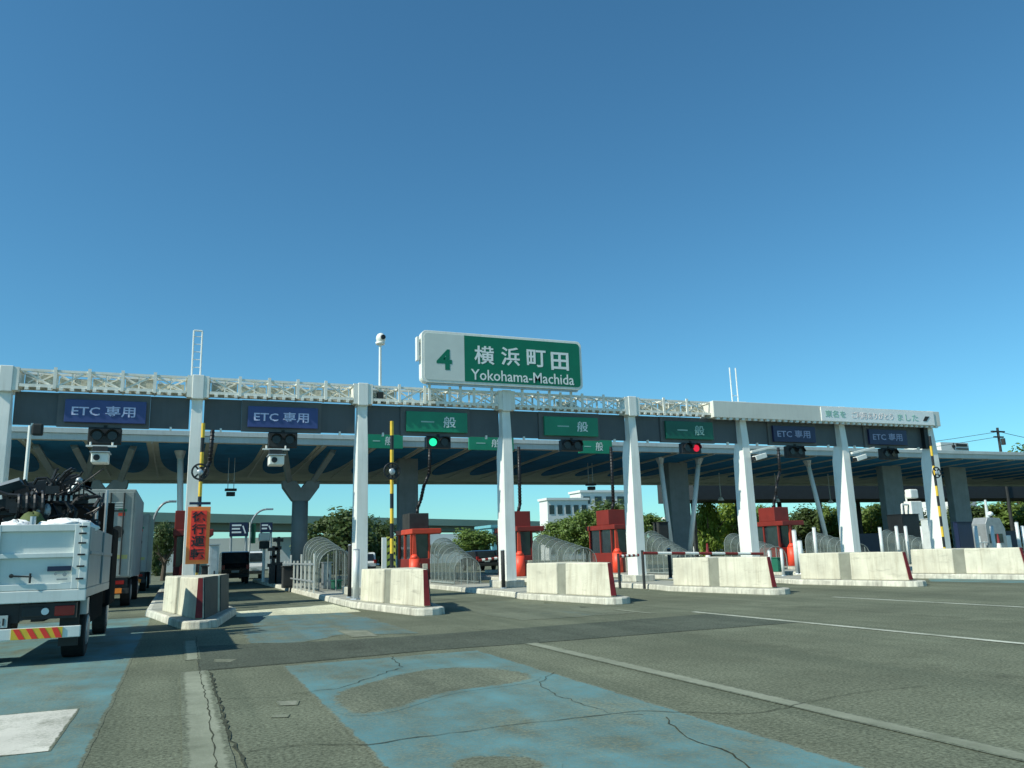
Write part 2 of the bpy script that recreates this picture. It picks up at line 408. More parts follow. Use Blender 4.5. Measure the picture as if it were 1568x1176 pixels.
# left blue lane
sheet('blue_lane', [(-4.0, 1.0), (-.585, 1.0), (-.585, 24), (-4.0, 24)], .0025, m_blue, .012, 3, .3, .035)
a = G(0, 1080); b = G(118, 1086); c = G(82, 1150); d = G(0, 1143)
sheet('white_road_block', [(b.x-2.1, b.y), (b.x, b.y), (b.x, c.y), (b.x-2.1, c.y)], .0055, m_white_mark, .008, 4, .25, .025)
# blue lane in front of the camera, broken by the repair strip
q = [G(*p) for p in [(440, 1020), (750, 995)]]
sheet('blue_lane', [(1.39, 2.0), (4.05, 2.0), (4.12, q[1].y), (3.35, q[1].y+.02), (1.39, q[0].y)], .0025, m_blue, .015, 5, .3, .04)
sheet('blue_lane', [tuple(G(*p)[:2]) for p in [(385, 985), (455, 985), (520, 972), (640, 970), (560, 945), (470, 944), (372, 965)]], .004, m_blue2, .05, 6)
sheet('blue_lane', [(1.6, 17.2), (4.1, 17.2), (4.0, 24), (1.6, 24)], .003, m_blue2, .06, 16)
sheet('blue_lane', [(6.7, 16.2), (9.4, 16.2), (9.5, 23), (6.7, 23)], .004, paint_mat('blue_road_paint_ghost', (.085, .2, .24), .40, .1, .5, .7), .08, 26)
p0 = G(1425, 891); p1 = G(1600, 893); p2 = G(1600, 885); p3 = G(1420, 884.5)
sheet('blue_lane', [tuple(p[:2]) for p in (p0, p1, p2, p3)], .004, m_blue, .03, 7)
# bare worn swath across the blue
sheet('worn_swath', [tuple(G(*p)[:2]) for p in [(497, 1060), (560, 1048), (610, 1034), (640, 1024), (700, 1021), (762, 1023), (800, 1027), (835, 1036), (830, 1045), (805, 1050), (770, 1050), (720, 1052), (670, 1060), (640, 1073), (600, 1088), (560, 1098), (545, 1102), (520, 1080)]],
      .0045, m_blue, .05, 8, .15, .12, .0, 1.0, 12)
sheet('worn_swath', [tuple(G(*p)[:2]) for p in [(640, 1170), (720, 1152), (800, 1150), (850, 1162), (880, 1185), (700, 1200)]], .0045, m_blue, .05, 9, .15, .12, .0, 1.0, 10)
# asphalt repair strip
sheet('repair_strip', [tuple(G(*p)[:2]) for p in [(305, 1028), (480, 1013), (660, 996), (830, 984), (1020, 969), (1226, 953), (1160, 947), (1100, 939), (960, 950), (800, 962), (620, 975), (480, 983), (300, 990)]], .0055, m_patch, .012, 10, .25, .01)
sheet('repair_strip', [tuple(G(*p)[:2]) for p in [(330, 1176+40), (318, 1030), (308, 1030), (303, 1176+40)]], .0045, asphalt_mat('asphalt_repair_thin', .8), .015, 11, .25, .01)
# lane lines
def lane_line(X, y0, y1, w, mat, seed): 
    return sheet('lane_line', [(X-w/2, y0), (X+w/2, y0), (X+w/2, y1), (X-w/2, y1)], .0065, mat, .006, seed, .3, w*.22)
lane_line(.27, 1.5, 11.8, .24, m_lineworn, 1); lane_line(.27, 13.2, 16.3, .16, m_lineworn, 2)
lane_line(5.14, 1.5, 12.1, .16, m_lineworn, 3)
lane_line(10.5, 5, 15.6, .13, m_line, 4)
lane_line(15.9, 8, 17.2, .13, m_line, 5)
lane_line(9.6, 15.8, 17.4, .12, m_lineworn, 6)
for px in [((518, 966), (560, 966), (578, 974), (540, 976)), ((420, 1096), (440, 1095), (438, 1099), (418, 1099)), ((425, 1075), (455, 1074), (452, 1080), (430, 1081)), ((330, 1010), (360, 1010), (352, 1014), (330, 1014))]:
    sheet('road_mark', [tuple(G(*p)[:2]) for p in px], .0065, m_markworn, .01, 12, .25, .03)
# sunlit pale concrete apron past the islands
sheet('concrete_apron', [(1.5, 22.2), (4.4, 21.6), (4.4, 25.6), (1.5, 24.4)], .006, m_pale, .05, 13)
# cracks
def crack(pts, w, seed, jit=.03): ribbon('road_crack', [G(*p) for p in pts], w*.5, .0075, m_crack, jit, seed)
crack([(322, 1030), (335, 1075), (352, 1130), (378, 1180)], .075, 1, .02)
crack([(300, 975), (304, 1020), (318, 1080), (333, 1180)], .03, 2, .012)
crack([(380, 1152), (440, 1143), (478, 1140), (560, 1142), (640, 1130), (780, 1112), (900, 1098), (980, 1090), (1130, 1094), (1180, 1090), (1230, 1078)], .032, 3, .02)
crack([(1020, 1098), (1035, 1120), (1050, 1130), (1090, 1143), (1130, 1162), (1150, 1180)], .035, 4)
crack([(850, 1030), (825, 1045), (840, 1060), (880, 1075), (930, 1092), (985, 1095)], .022, 5)
crack([(600, 1006), (615, 1022), (520, 1055), (480, 1058)], .03, 6)
crack([(345, 1070), (420, 1068), (490, 1058)], .02, 7)
crack([(310, 1027), (470, 1013), (640, 998)], .025, 8, .01)
crack([(720, 962), (780, 972), (835, 984)], .03, 9, .02)
crack([(180, 1100), (260, 1098), (300, 1095)], .014, 10, .012)
crack([(1225, 1078), (1320, 1060), (1420, 1050)], .02, 11, .02)

# ------------------------------------------------------------------ toll islands
S, X0 = 5.285, .325
def IX(k): return X0+S*k
where = ['at the left edge', 'under the orange banner', 'right of the crane truck lane']
NX = {0: .16, 1: -.03, 2: -.26, 3: -.33, 4: -.38, 5: -.4}
def island(k):
    x = IX(k); out = []; nx = NX.get(k, 0)
    pl = [(-.36, 19.18), (-.2, 19.02), (.0, 18.97), (.2, 19.02), (.36, 19.18), (1.0, 23.4), (1.05, 24.6), (1.1, 56), (-1.1, 56), (-1.05, 24.6), (-1.0, 23.4)]
    pl = [(p[0]+(nx if p[1] < 24 else 0), p[1]) for p in pl]
    rr = random.Random(k)
    b0 = [Vector((x+p[0]*1.02, p[1]-.02, -.02)) for p in pl]; b1 = [Vector((x+p[0], p[1], .17)) for p in pl]
    o = MB().loft(b0, b1).build('toll_island', m_kerb, None, .035); struct(o)
    pl2 = [((p[0]-nx)*.86+nx, p[1]+.35 if p[1] < 20 else p[1]) for p in pl]
    sheet('island_top', [(x+p[0], p[1]) for p in pl2], .175, m_isl)
for k in range(-1, 13): island(k)

def barrier(k, label):
    x = IX(k)+NX.get(k, 0); y0 = 19.4; zb, zt = .172, 1.05
    L = 4.0; h0, h1 = .085, .80
    def hw(t): return h0+(h1-h0)*t
    def ringz(ta, tb, z, ins, endins=0):
        ya, yb = y0+L*ta, y0+L*tb
        return [Vector((x-hw(ta)+ins, ya+endins, z)), Vector((x+hw(ta)-ins, ya+endins, z)), Vector((x+hw(tb)-ins, yb, z)), Vector((x-hw(tb)+ins, yb, z))]
    r = thing('concrete_barrier', label, 'barrier', (x, y0, zb), 'wedge shaped concrete barriers at the island noses')
    MB().loft(ringz(0, .50, zb, 0), ringz(.0, .50, zt, .03, .16)).build('front_block', m_conc, r, .03)
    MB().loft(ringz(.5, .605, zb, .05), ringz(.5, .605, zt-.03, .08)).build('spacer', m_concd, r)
    MB().loft(ringz(.605, 1, zb, 0), ringz(.605, 1, zt, .03)).build('rear_block', m_conc, r, .03)
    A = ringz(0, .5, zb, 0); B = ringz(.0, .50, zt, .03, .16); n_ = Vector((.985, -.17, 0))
    for (ta, tb) in ((.0, .5), (.605, 1)):  # dark panels added over the right faces to deepen their shade
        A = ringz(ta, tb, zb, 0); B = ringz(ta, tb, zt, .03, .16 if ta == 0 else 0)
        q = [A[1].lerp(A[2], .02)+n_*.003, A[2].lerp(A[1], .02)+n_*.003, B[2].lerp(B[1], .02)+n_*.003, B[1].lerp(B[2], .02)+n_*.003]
        MB().loft(q, [p+n_*.02 for p in q]).build('shade_panel', m_shade, r)
    # red reflective strip down the nose
    a0 = Vector((x-h0+.0, y0-.012, zb+.03)); a1 = Vector((x+h0-.02, y0-.012, zb+.03))
    b0 = Vector((x-h0+.03, y0+.148, zt-.01)); b1 = Vector((x+h0-.04, y0+.148, zt-.01))
    MB().loft([a0, a1, b1, b0], [p+Vector((0, -.02, 0)) for p in (a0, a1, b1, b0)]).build('red_strip', m_stripe, r)
    return r
bl = {0: 'wedge barrier under the orange banner, one side in shadow', 1: 'sunlit concrete wedge barrier in front of the black roofed red booth',
      2: 'concrete wedge barrier with a clear stair cover rising behind its top', 3: 'concrete wedge barrier with striped pole lying along its top edge',
      4: 'concrete wedge barrier right of the cluster of steel posts at the fifth lane', 5: 'cream concrete wedge barrier at the right edge before the yellow banded column'}
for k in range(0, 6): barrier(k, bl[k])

# ------------------------------------------------------------------ the gantry
GY = 27.2
gan = thing('toll_gantry', 'long white steel toll gantry with tapered columns carrying a truss over all lanes', 'gantry', (X0, GY, 0))
def column(k):
    x = IX(k); w = .19
    z = [.17, 2.5, 4.9, 5.7, 6.45]
    front = [0, 0, 0, .04, .10]; back = [.74, .74, .70, .50, .38]; ww = [.195, .19, .18, .17, .16]
    m = MB()
    rings = [[Vector((x-w_, GY+f, zz)), Vector((x+w_, GY+f, zz)), Vector((x+w_, GY+b, zz)), Vector((x-w_, GY+b, zz))] for zz, f, b, w_ in zip(z, front, back, ww)]
    vs = sum(rings, []); fs = [[3, 2, 1, 0]]
    for i in range(len(z)-1):
        for j in range(4): fs.append([i*4+j, i*4+(j+1) % 4, i*4+4+(j+1) % 4, i*4+4+j])
    n = len(vs); fs.append([n-4, n-3, n-2, n-1]); m.add(vs, fs)
    c = m.build('column', m_white, gan, .012)
    MB().box(x-.175, x+.175, GY-.04, GY+.60, 6.452, 7.23).build('column_head', m_white, c, .02)
    MB().box(x-.33, x-.177, GY-.02, GY+.5, 6.5, 7.2).build('splice_plate', m_truss, c)
    MB().box(x+.177, x+.33, GY-.02, GY+.5, 6.5, 7.2).build('splice_plate', m_truss, c)
    MB().box(x-.42, x+.42, GY-.2, GY+1.15, .171, .42).build('column_footing', m_kerb, c, .03)
for k in range(-1, 7): column(k)
def truss(xa, xb, seed, dens=.3):
    rr = random.Random(seed)
    m = MB(); zt, zb = 7.13, 6.66; yf, yb = GY+.02, GY+.52
    for y in (yf, yb):
        m.beam((xa, y, zt), (xb, y, zt), .07, .07); m.beam((xa, y, zb), (xb, y, zb), .08, .09)
    n = max(2, round((xb-xa)/.95)); dx = (xb-xa)/n
    for i in range(n+1):
        x = xa+dx*i
        if i not in (0, n): m.beam((x, yf-.03, 6.58), (x, yf-.03, 7.24), .09, .05, (0, 1, 0))
        m.beam((x, yb+.03, 6.6), (x, yb+.03, 7.2), .06, .05, (0, 1, 0))
        for zz in (zt, zb): m.beam((x, yf, zz), (x, yb, zz), .05, .05)
    for i in range(n):
        x = xa+dx*i
        for y, fl in ((yf+.03, 0), (yb-.03, 1)):
            if (i+fl) % 2: m.beam((x+.04, y, zb), (x+dx-.04, y, zt), .045, .035, (0, 1, 0))
            else: m.beam((x+.04, y, zt), (x+dx-.04, y, zb), .045, .035, (0, 1, 0))
            m.beam((x+dx*.5, y, zb), (x+dx*.5, y, zt), .03, .03, (0, 1, 0))
        m.beam((x, yf, zb+.03), (x+dx, yb, zb+.03), .04, .03); m.beam((x, yf, zt), (x+dx, yb, zt), .04, .03)
        m.beam((x+.2, yf+.1, zb+.1), (x+dx*.7, yf+.16, zt-.05), .03, .03, (0, 1, 0))
        m.beam((x+.1, yb-.1, zt-.1), (x+dx*.8, yb-.1, zb+.1), .03, .03, (0, 1, 0))
    # ragged lower flange clips
    for i in range(int((xb-xa)/.3)):
        x = xa+.15+.3*i; m.box(x, x+.1, yf-.06, yf, 6.53, 6.615)
    t = m.build('truss', m_truss, gan)
    w = MB(); w.box(xa, xb, yf+.09, yb-.06, 6.705, 6.73)
    for i in range(n):
        if rr.random() < dens: w.box(xa+dx*i+.06, xa+dx*(i+1)-.06, yb-.015, yb-.005, 6.735, 6.735+.36*rr.uniform(.7, 1.05))
    w.build('walkway', m_grate, t)
for k in range(-1, 3): truss(IX(k)+.35, IX(k+1)-.35, k, [.9, .85, .4, .1][k+1])
truss(IX(3)+.35, 19.8, 9, .8)
# solid fascia over the last bays
fx0, fx1 = 19.82, IX(6)+.32
MB().box(fx0, fx1, GY-.22, GY+.75, 6.50, 7.18).build('fascia_box', M('fascia_beige', (.68, .68, .61), .35, 0, .06, .8, 0, .15), gan, .015)
mm = MB()
for i in range(40):
    x = fx0+.15+i*.31; mm.box(x, x+.14, GY-.2, GY-.1, 6.42, 6.499)
mm.build('drip_clips', m_white, gan)
for k in range(-1, 6):
    xa, xb = IX(k)+.22, IX(k+1)-.22; c = (xa+xb)/2
    MB().box(xa, c-1.28, GY+.30, GY+.36, 5.52, 6.52).build('backing_board', m_back, gan)
    MB().box(c-1.275, c+1.275, GY+.24, GY+.36, 5.49, 6.52).build('backing_board', m_backl, gan)
    MB().box(c+1.28, xb, GY+.30, GY+.36, 5.52, 6.52).build('backing_board', m_back, gan)
    for dx in (-1.9, 1.9): MB().box(c+dx-.03, c+dx+.03, GY+.2, GY+.298, 5.44, 5.56).build('board_bracket', m_white, gan)
MB().box(IX(6)-.42, IX(6)-.2, GY+.1, GY+.3, 5.5, 6.45).build('end_board', m_black, gan)

# lane signs on the boards
lane_lab = ['blue ETC lane sign in the leftmost bay above the crane truck', 'blue ETC lane sign in the bay right of the ladder column',
            'bright green lane sign above the lit green signal', 'bright green lane sign under the right half of the destination sign',
            'dim green lane sign above the lit red signal', 'blue ETC lane sign beneath the plain beige fascia',
            'faint blue ETC lane sign beneath the pale printed banner']
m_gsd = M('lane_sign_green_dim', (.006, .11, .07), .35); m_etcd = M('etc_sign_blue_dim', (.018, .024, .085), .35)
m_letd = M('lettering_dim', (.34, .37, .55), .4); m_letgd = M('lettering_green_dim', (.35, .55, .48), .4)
for i, k in enumerate(range(-1, 6)):
    c = (IX(k)+IX(k+1))/2+(.03 if i else .05)
    etc = i in (0, 1, 5, 6)
    r = thing('lane_sign', lane_lab[i], 'sign', (c, GY+.2, 5.95), 'lane signs on the gantry')
    w = 1.12
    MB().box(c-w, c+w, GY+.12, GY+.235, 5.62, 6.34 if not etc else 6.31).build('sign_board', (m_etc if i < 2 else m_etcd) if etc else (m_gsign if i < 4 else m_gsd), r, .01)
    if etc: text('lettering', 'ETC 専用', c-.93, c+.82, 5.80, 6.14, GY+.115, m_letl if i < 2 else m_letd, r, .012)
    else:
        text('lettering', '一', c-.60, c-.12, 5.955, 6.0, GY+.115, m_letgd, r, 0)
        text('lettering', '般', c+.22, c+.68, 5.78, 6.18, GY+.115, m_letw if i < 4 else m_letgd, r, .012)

# signals below the boards
sig_lab = ['dark signal box with a white camera under it in the leftmost bay', 'dark signal box with a white camera under it in the second bay',
           'signal box with its green lamp lit', 'unlit black signal box left of the small far green sign', 'signal box with its red lamp lit',
           'unlit dark signal box under the sixth lane sign', 'unlit dark signal box under the last lane sign at right']
for i, k in enumerate(range(-1, 6)):
    c = (IX(k)+IX(k+1))/2+.06
    cx = [c, c-.02, c+.02, c-.02, c+.02, c, c][i]
    etc = i in (0, 1, 5, 6)
    hw = .46 if etc else .45
    zt, zb = 5.47, (4.98 if etc else 5.06)
    r = thing('lane_signal', sig_lab[i], 'signal', (cx, GY+.25, zb), 'lane signals under the gantry boards')
    MB().box(cx-hw, cx+hw, GY+.16, GY+.42, zb, zt).build('housing', m_black if not etc else m_dkgrey, r, .02)
    for s in (-1, 1):
        lit = (i == 2 and s < 0) or (i == 4 and s > 0)
        mt = (m_lampg if i == 2 else m_lampr) if lit else m_lampoff
        MB().tube((cx+s*.21, GY+.158, (zb+zt)/2), (cx+s*.21, GY+.135, (zb+zt)/2), .14, .135, 18).build('lens', mt, r)
        v = MB(); n = 10
        for j in range(n):
            a0 = math.pi*j/n; a1 = math.pi*(j+1)/n
            pa = Vector((cx+s*.21+.19*math.cos(a0), 0, (zb+zt)/2+.19*math.sin(a0))); pb = Vector((cx+s*.21+.19*math.cos(a1), 0, (zb+zt)/2+.19*math.sin(a1)))
            y0, y1 = GY+.159, GY+.02
            v.add([(pa.x, y0, pa.z), (pb.x, y0, pb.z), (pb.x, y1, pb.z+.0), (pa.x, y1, pa.z)], [[0, 1, 2, 3]])
        v.build('visor', m_black, r)
    MB().box(cx-.05, cx+.05, GY+.22, GY+.3, zt-.02, zt+.09).build('hanger', m_dkgrey, r)
# cameras under the first two signals
for i, k in enumerate((-1, 0)):
    c = (IX(k)+IX(k+1))/2+(.0 if i == 0 else -.18)
    r = thing('plate_camera', ['white boxy camera hanging below the leftmost signal box', 'white boxy camera hanging below the second signal box'][i], 'camera', (c, GY+.1, 4.96), 'cameras under the ETC signals')
    MB().beam((c-.42, GY+.1, 4.9), (c+.42, GY+.1, 4.9), .07, .05).tube((c-.3, GY+.1, 4.9), (c-.3, GY+.1, 5.02), .03).tube((c+.3, GY+.1, 4.9), (c+.3, GY+.1, 5.02), .03).build('bracket', m_white, r)
    MB().box(c-.22, c+.18, GY-.1, GY+.25, 4.662, 4.87).build('mount', m_dkgrey, r)
    b = MB().box(c-.23, c+.23, GY-.28, GY+.32, 4.36, 4.66).build('camera_body', m_white, r, .03)
    MB().tube((c-.08, GY-.285, 4.51), (c-.08, GY-.31, 4.51), .09, .09, 14).build('lens', m_black, b)
    MB().box(c-.27, c+.27, GY-.36, GY+.34, 4.663, 4.69).build('sun_hood', m_galv, b)
# cameras on arms on the right columns
for i, (u0, v0, u1, v1) in enumerate([(1150, 692, 1185, 684), (1304, 694, 1338, 686)]):
    a = P(u0, v0, GY-.1); b = P(u1, v1, GY-.1)
    r = thing('arm_camera', ['white camera on an arm beside the sixth column', 'white camera on an arm beside the seventh column'][i], 'camera', a, 'cameras on column arms')
    MB().beam(a, b, .12, .09).build('arm', m_white, r, .01)
    c = a.lerp(b, .35)+Vector((0, 0, -.27))
    h = MB().beam(c+Vector((-.28, .0, -.08)), c+Vector((.28, 0, .06)), .24, .2).build('camera_body', m_white, r, .02)
    MB().beam(c+Vector((-.34, 0, -.1)), c+Vector((-.285, 0, -.085)), .2, .16).build('lens', m_black, h)
    MB().beam(c+Vector((0, 0, .1)), c+Vector((0, 0, .25)), .05, .05).build('bracket', m_galv, r)

# printed banner on the fascia
b0 = 25.35; b1 = 31.95
r = thing('printed_banner', 'pale banner with faint green and pink lettering along the right end of the gantry', 'banner', (b0, GY-.24, 6.5))
MB().box(b0, b1, GY-.25, GY-.224, 6.53, 7.13).build('banner_cloth', m_banner, r)
text('lettering', '東名を', b0+.2, b0+1.35, 6.70, 7.0, GY-.255, m_fgreen, r, .01)
text('lettering', 'ご利用ありがとう', b0+1.7, b0+4.1, 6.68, 6.98, GY-.255, m_fpink, r, .0)
text('lettering', 'ました', b0+4.35, b0+5.6, 6.68, 6.98, GY-.255, m_fgreen, r, .0)
MB().prism([(b1-.72, GY-.256, 6.7), (b1-.5, GY-.256, 6.7), (b1-.28, GY-.256, 6.92), (b1-.55, GY-.256, 6.92)], (0, -.005, 0)).build('emblem', m_dkgrey, r)

# the destination sign
dx0, dx1, dz0, dz1 = 7.58, 13.88, 7.30, 9.19; DY = GY-.35
r = thing('destination_sign', 'large green and white destination sign on top of the gantry', 'sign', ((dx0+dx1)/2, DY, 7.25))
def rrect(x0, x1, z0, z1, y, rad, n=6):
    pts = []
    for cx_, cz_, a0 in ((x1-rad, z1-rad, 0), (x0+rad, z1-rad, 90), (x0+rad, z0+rad, 180), (x1-rad, z0+rad, 270)):
        for i in range(n+1):
            a = R(a0+90*i/n); pts.append(Vector((cx_+rad*math.cos(a), y, cz_+rad*math.sin(a))))
    return pts
MB().prism(rrect(dx0, dx1, dz0, dz1, DY, .2), (0, .34, 0)).build('sign_box', m_white, r, .015)
split = P(711, 550, DY).x
bd = .10
pl = [p for p in rrect(dx0+bd, dx1-bd, dz0+bd, dz1-bd, DY-.002, .14)]
left = [p if p.x < split else None for p in pl]; 
L_ = [Vector((split, DY-.002, dz1-bd))]+[p for p in pl if p.x < split]+[Vector((split, DY-.002, dz0+bd))]
R_ = [p for p in pl[:7]]+[Vector((split+.002, DY-.002, dz1-bd)), Vector((split+.002, DY-.002, dz0+bd))]+pl[21:]
MB().prism(L_, (0, -.012, 0)).build('white_panel', m_destw, r)
MB().prism(R_, (0, -.012, 0)).build('green_panel', m_dest, r)
def signtext(nm, body, u0, v0, u1, v1, mat, bold):
    a = P(u0, v0, DY); b = P(u1, v1, DY); text(nm, body, a.x, b.x, b.z, a.z, DY-.018, mat, r, bold)
signtext('numeral', '4', 668, 534, 692, 567, m_dest, .03)
signtext('lettering', '横', 726, 529, 757, 559, m_letw, .016); signtext('lettering', '浜', 767, 531, 796, 561, m_letw, .016)
signtext('lettering', '町', 806, 535, 836, 563, m_letw, .016); signtext('lettering', '田', 843, 539, 871, 568, m_letw, .022)
a = P(721, 563, DY); b = P(879, 590, DY); text('lettering', 'Yokohama-Machida', a.x, b.x, b.z, P(721, 565, DY).z, DY-.018, m_letw, r, .006)
sp = MB()
for x in (dx0+.35, dx0+1.5, dx0+2.7, dx0+3.9, dx0+5.0, dx0+5.9): sp.beam((x, GY-.1, 6.7), (x, GY-.1, 7.36), .09, .06, (0, 1, 0))
sp.build('support_post', m_white, r)
MB().box(dx0-.14, dx0-.06, DY+.06, DY+.3, 8.1, 8.95).box(dx0-.06, dx0-.002, DY+.12, DY+.2, 8.2, 8.3).box(dx0-.06, dx0-.002, DY+.12, DY+.2, 8.75, 8.85).build('side_rail', m_white, r)
MB().beam((dx0+.2, DY+.12, 7.27), (dx1-.2, DY+.12, 7.27), .12, .05).build('lower_rail', m_galv, r)

# dome camera on a pole, ladders
p = P(582, 596, GY+.1)
r = thing('dome_camera', 'white dome camera on a thin pole left of the destination sign', 'camera', (p.x, GY+.1, 7.15))
MB().tube((p.x, GY+.1, 6.75), (p.x, GY+.1, 8.72), .055, .045, 10).build('pole', m_white, r)
h = MB().tube((p.x, GY+.1, 8.66), (p.x, GY+.1, 8.74), .15, .17, 14).blob((p.x+.02, GY+.1, 8.88), (.17, .17, .2), 1, 16, 10, 0).build('camera_head', m_white, r, 0, True)
MB().tube((p.x+.06, GY-.04, 8.9), (p.x+.08, GY-.1, 8.9), .09, .08, 14).build('lens', m_black, h)
MB().box(p.x-.1, p.x+.1, GY, GY+.2, 6.6, 6.95).build('mount', m_dkgrey, r)
def ladder(u0, u1, v, nm, lab, rungs):
    a = P(u0, v, GY+.66); b = P(u1, v, GY+.66)
    r = thing('access_ladder', lab, 'ladder', (a.x, GY+.66, 6.6))
    m = MB()
    for x in (a.x, b.x): m.tube((x, GY+.66, 6.6), (x, GY+.66, a.z), .028, .028, 6)
    m.tube((a.x, GY+.66, a.z), (b.x, GY+.66, a.z), .028) if rungs else None
    m.build('side_rail', m_white, r)
    z = 7.1
    while z < (a.z-.1 if rungs else 7.7): MB().tube((a.x, GY+.66, z), (b.x, GY+.66, z), .014).build('rung', m_white, r); z += .26
ladder(297, 310, 506, 'ladder', 'thin white ladder standing up behind the second column', True)
ladder(1117, 1126, 563, 'ladder', 'pair of thin white ladder rails above the beige fascia', False)

# ------------------------------------------------------------------ yellow and black banded poles
def banded(x, y, z0, z1, lab, ringz, lean=0):
    r = thing('banded_pole', lab, 'pole', (x, y, z0), 'yellow and black banded poles')
    n = int((z1-z0)/.42)
    for i in range(n):
        a = z0+(z1-z0)*i/n; b = z0+(z1-z0)*(i+1)/n
        MB().tube((x, y, a), (x, y, b), .055, .055, 10).build('yellow_band' if i % 2 else 'black_band', m_yel if i % 2 else m_black, r)
    if ringz:
        m = MB().ring((x-.03, y-.14, ringz), (0, 1, 0), .23, .028)
        m.beam((x-.17, y-.14, ringz-.17), (x+.12, y-.14, ringz+.17), .05, .03, (0, 1, 0)).beam((x+.12, y-.14, ringz-.17), (x-.17, y-.14, ringz+.17), .05, .03, (0, 1, 0))
        w = m.build('wheel_bracket', m_black, r)
        MB().blob((x-.03, y-.15, ringz-.02), (.09, .05, .1), 3).build('hub', m_galv, w, 0, True)
        MB().beam((x, y-.11, ringz), (x, y, ringz), .05, .05).build('stay', m_black, w)
    return r
p = P(600, 800, 23.3); banded(p.x, 23.3, .176, P(600, 645, 23.3).z, 'yellow and black banded pole standing by the barrier under the green signal', P(600, 722, 23.3).z)
p = P(309, 700, 26.4); banded(p.x, 26.4, .176, P(310, 648, 26.4).z, 'banded pole with a wheel bracket beside the banner column', P(306, 723, 26.4).z)
p = P(1433, 740, 26.3); banded(p.x, 26.3, .176, P(1424, 668, 26.3).z, 'banded pole with a wheel bracket on the far right column', P(1436, 724, 26.3).z)

# vertical red banner on column two
a = P(288, 776, 24.6); b = P(319, 863, 24.6)
r = thing('warning_board', 'vertical orange and red warning board with dark characters tied to the second column', 'sign', (a.x, 24.6, b.z))
MB().box(a.x, b.x, 24.6, 24.65, b.z, a.z).build('frame_board', m_orange, r, .01)
ex = (b.x-a.x)*.16; ez = (a.z-b.z)*.07
MB().box(a.x+ex, b.x-ex, 24.583, 24.598, b.z+ez, a.z-ez).build('red_panel', m_banred, r)
hh = (a.z-b.z-2*ez)/4
for i, ch in enumerate('徐行運転'):
    zt = a.z-ez-hh*i; text('lettering', ch, a.x+ex*1.25, b.x-ex*1.25, zt-hh*.93, zt-hh*.07, 24.578, m_black, r, .02)
MB().box(a.x+.03, b.x-.01, 24.6, 24.63, a.z+.06, a.z+.13).build('top_plate', m_navy, r)
MB().tube((a.x+.25, 24.7, .18), (a.x+.25, 24.7, a.z+.15), .03).build('post', m_galv, r)

# chevron yellow board at island k=1
p0 = P(588, 822, 24.6); p1 = P(606, 868, 24.6)
r = thing('delineator_board', 'narrow yellow board with black chevrons beside the banded pole', 'sign', (p0.x, 24.6, .18))
MB().box(p0.x+.08, p1.x, 24.6, 24.64, .5, p0.z).build('board', m_chev, r)
MB().box(p0.x-.06, p0.x+.075, 24.58, 24.66, .175, p0.z-.02).build('white_post', m_white, r)
m = MB(); z = .62
while z < p0.z-.1:
    xm = (p0.x+.08+p1.x)/2; m.prism([(p0.x+.1, 24.596, z), (xm, 24.596, z+.06), (p1.x-.02, 24.596, z), (p1.x-.02, 24.596, z+.07), (xm, 24.596, z+.13), (p0.x+.1, 24.596, z+.07)], (0, -.006, 0)); z += .2
m.build('chevrons', m_black, r)

# ------------------------------------------------------------------ rear toll canopy
CF, CB, ZF, ZB = 41.5, 56.8, 6.99, 6.52
CX0, CX1 = -30.0, 120.0
def zs(y): return ZF+(ZB-ZF)*(y-CF)/(CB-CF)
can = thing('toll_canopy', 'wide grey toll canopy with blue ribbed underside behind the gantry', 'canopy', (10, 49, 0))
MB().loft([Vector((CX0, CF, zs(CF))), Vector((CX1, CF, zs(CF))), Vector((CX1, CB, zs(CB))), Vector((CX0, CB, zs(CB)))],
          [Vector((CX0, CF, 7.4)), Vector((CX1, CF, 7.4)), Vector((CX1, CB, 7.25)), Vector((CX0, CB, 7.25))]).build('roof_slab', m_soffit, can)
MB().box(CX0, CX1, CF-.12, CF-.003, 6.97, 7.27).box(CX0, CX1, CF-.2, CF-.003, 7.273, 7.50).build('fascia', m_fascia, can, .01)
SP = S/2; c0 = P(595, 735, 55).x
i0 = int((CX0+3-c0)/SP); i1 = int((CX1-3-c0)/SP)
for i in range(i0, min(i1, i0+60)):
    c = c0+SP*i; h = 1.05; pts = []
    pts += [(c-h, CF+.35), (c+h, CF+.35)]
    yc = 46.0
    for j in range(0, 13):
        a = math.pi*j/12; pts.append((c+h*math.cos(a), yc+6.6*math.sin(a)))
    lo = [Vector((x, y, zs(y)-.05)) for x, y in pts]; hi = [Vector((x, y, zs(y)-.003)) for x, y in pts]
    MB().loft(lo, hi).build('blue_panel', m_bluepanel, can)
    x = c+SP/2
    MB().beam((x, CF+.02, zs(CF)-.05), (x, 54.5, zs(54.5)-.04), .09, .08).build('rib', m_rib, can)
MB().box(CX0, CX1, CB-.1, CB+.5, 6.38, 6.515).build('rear_beam', m_soffit, can)
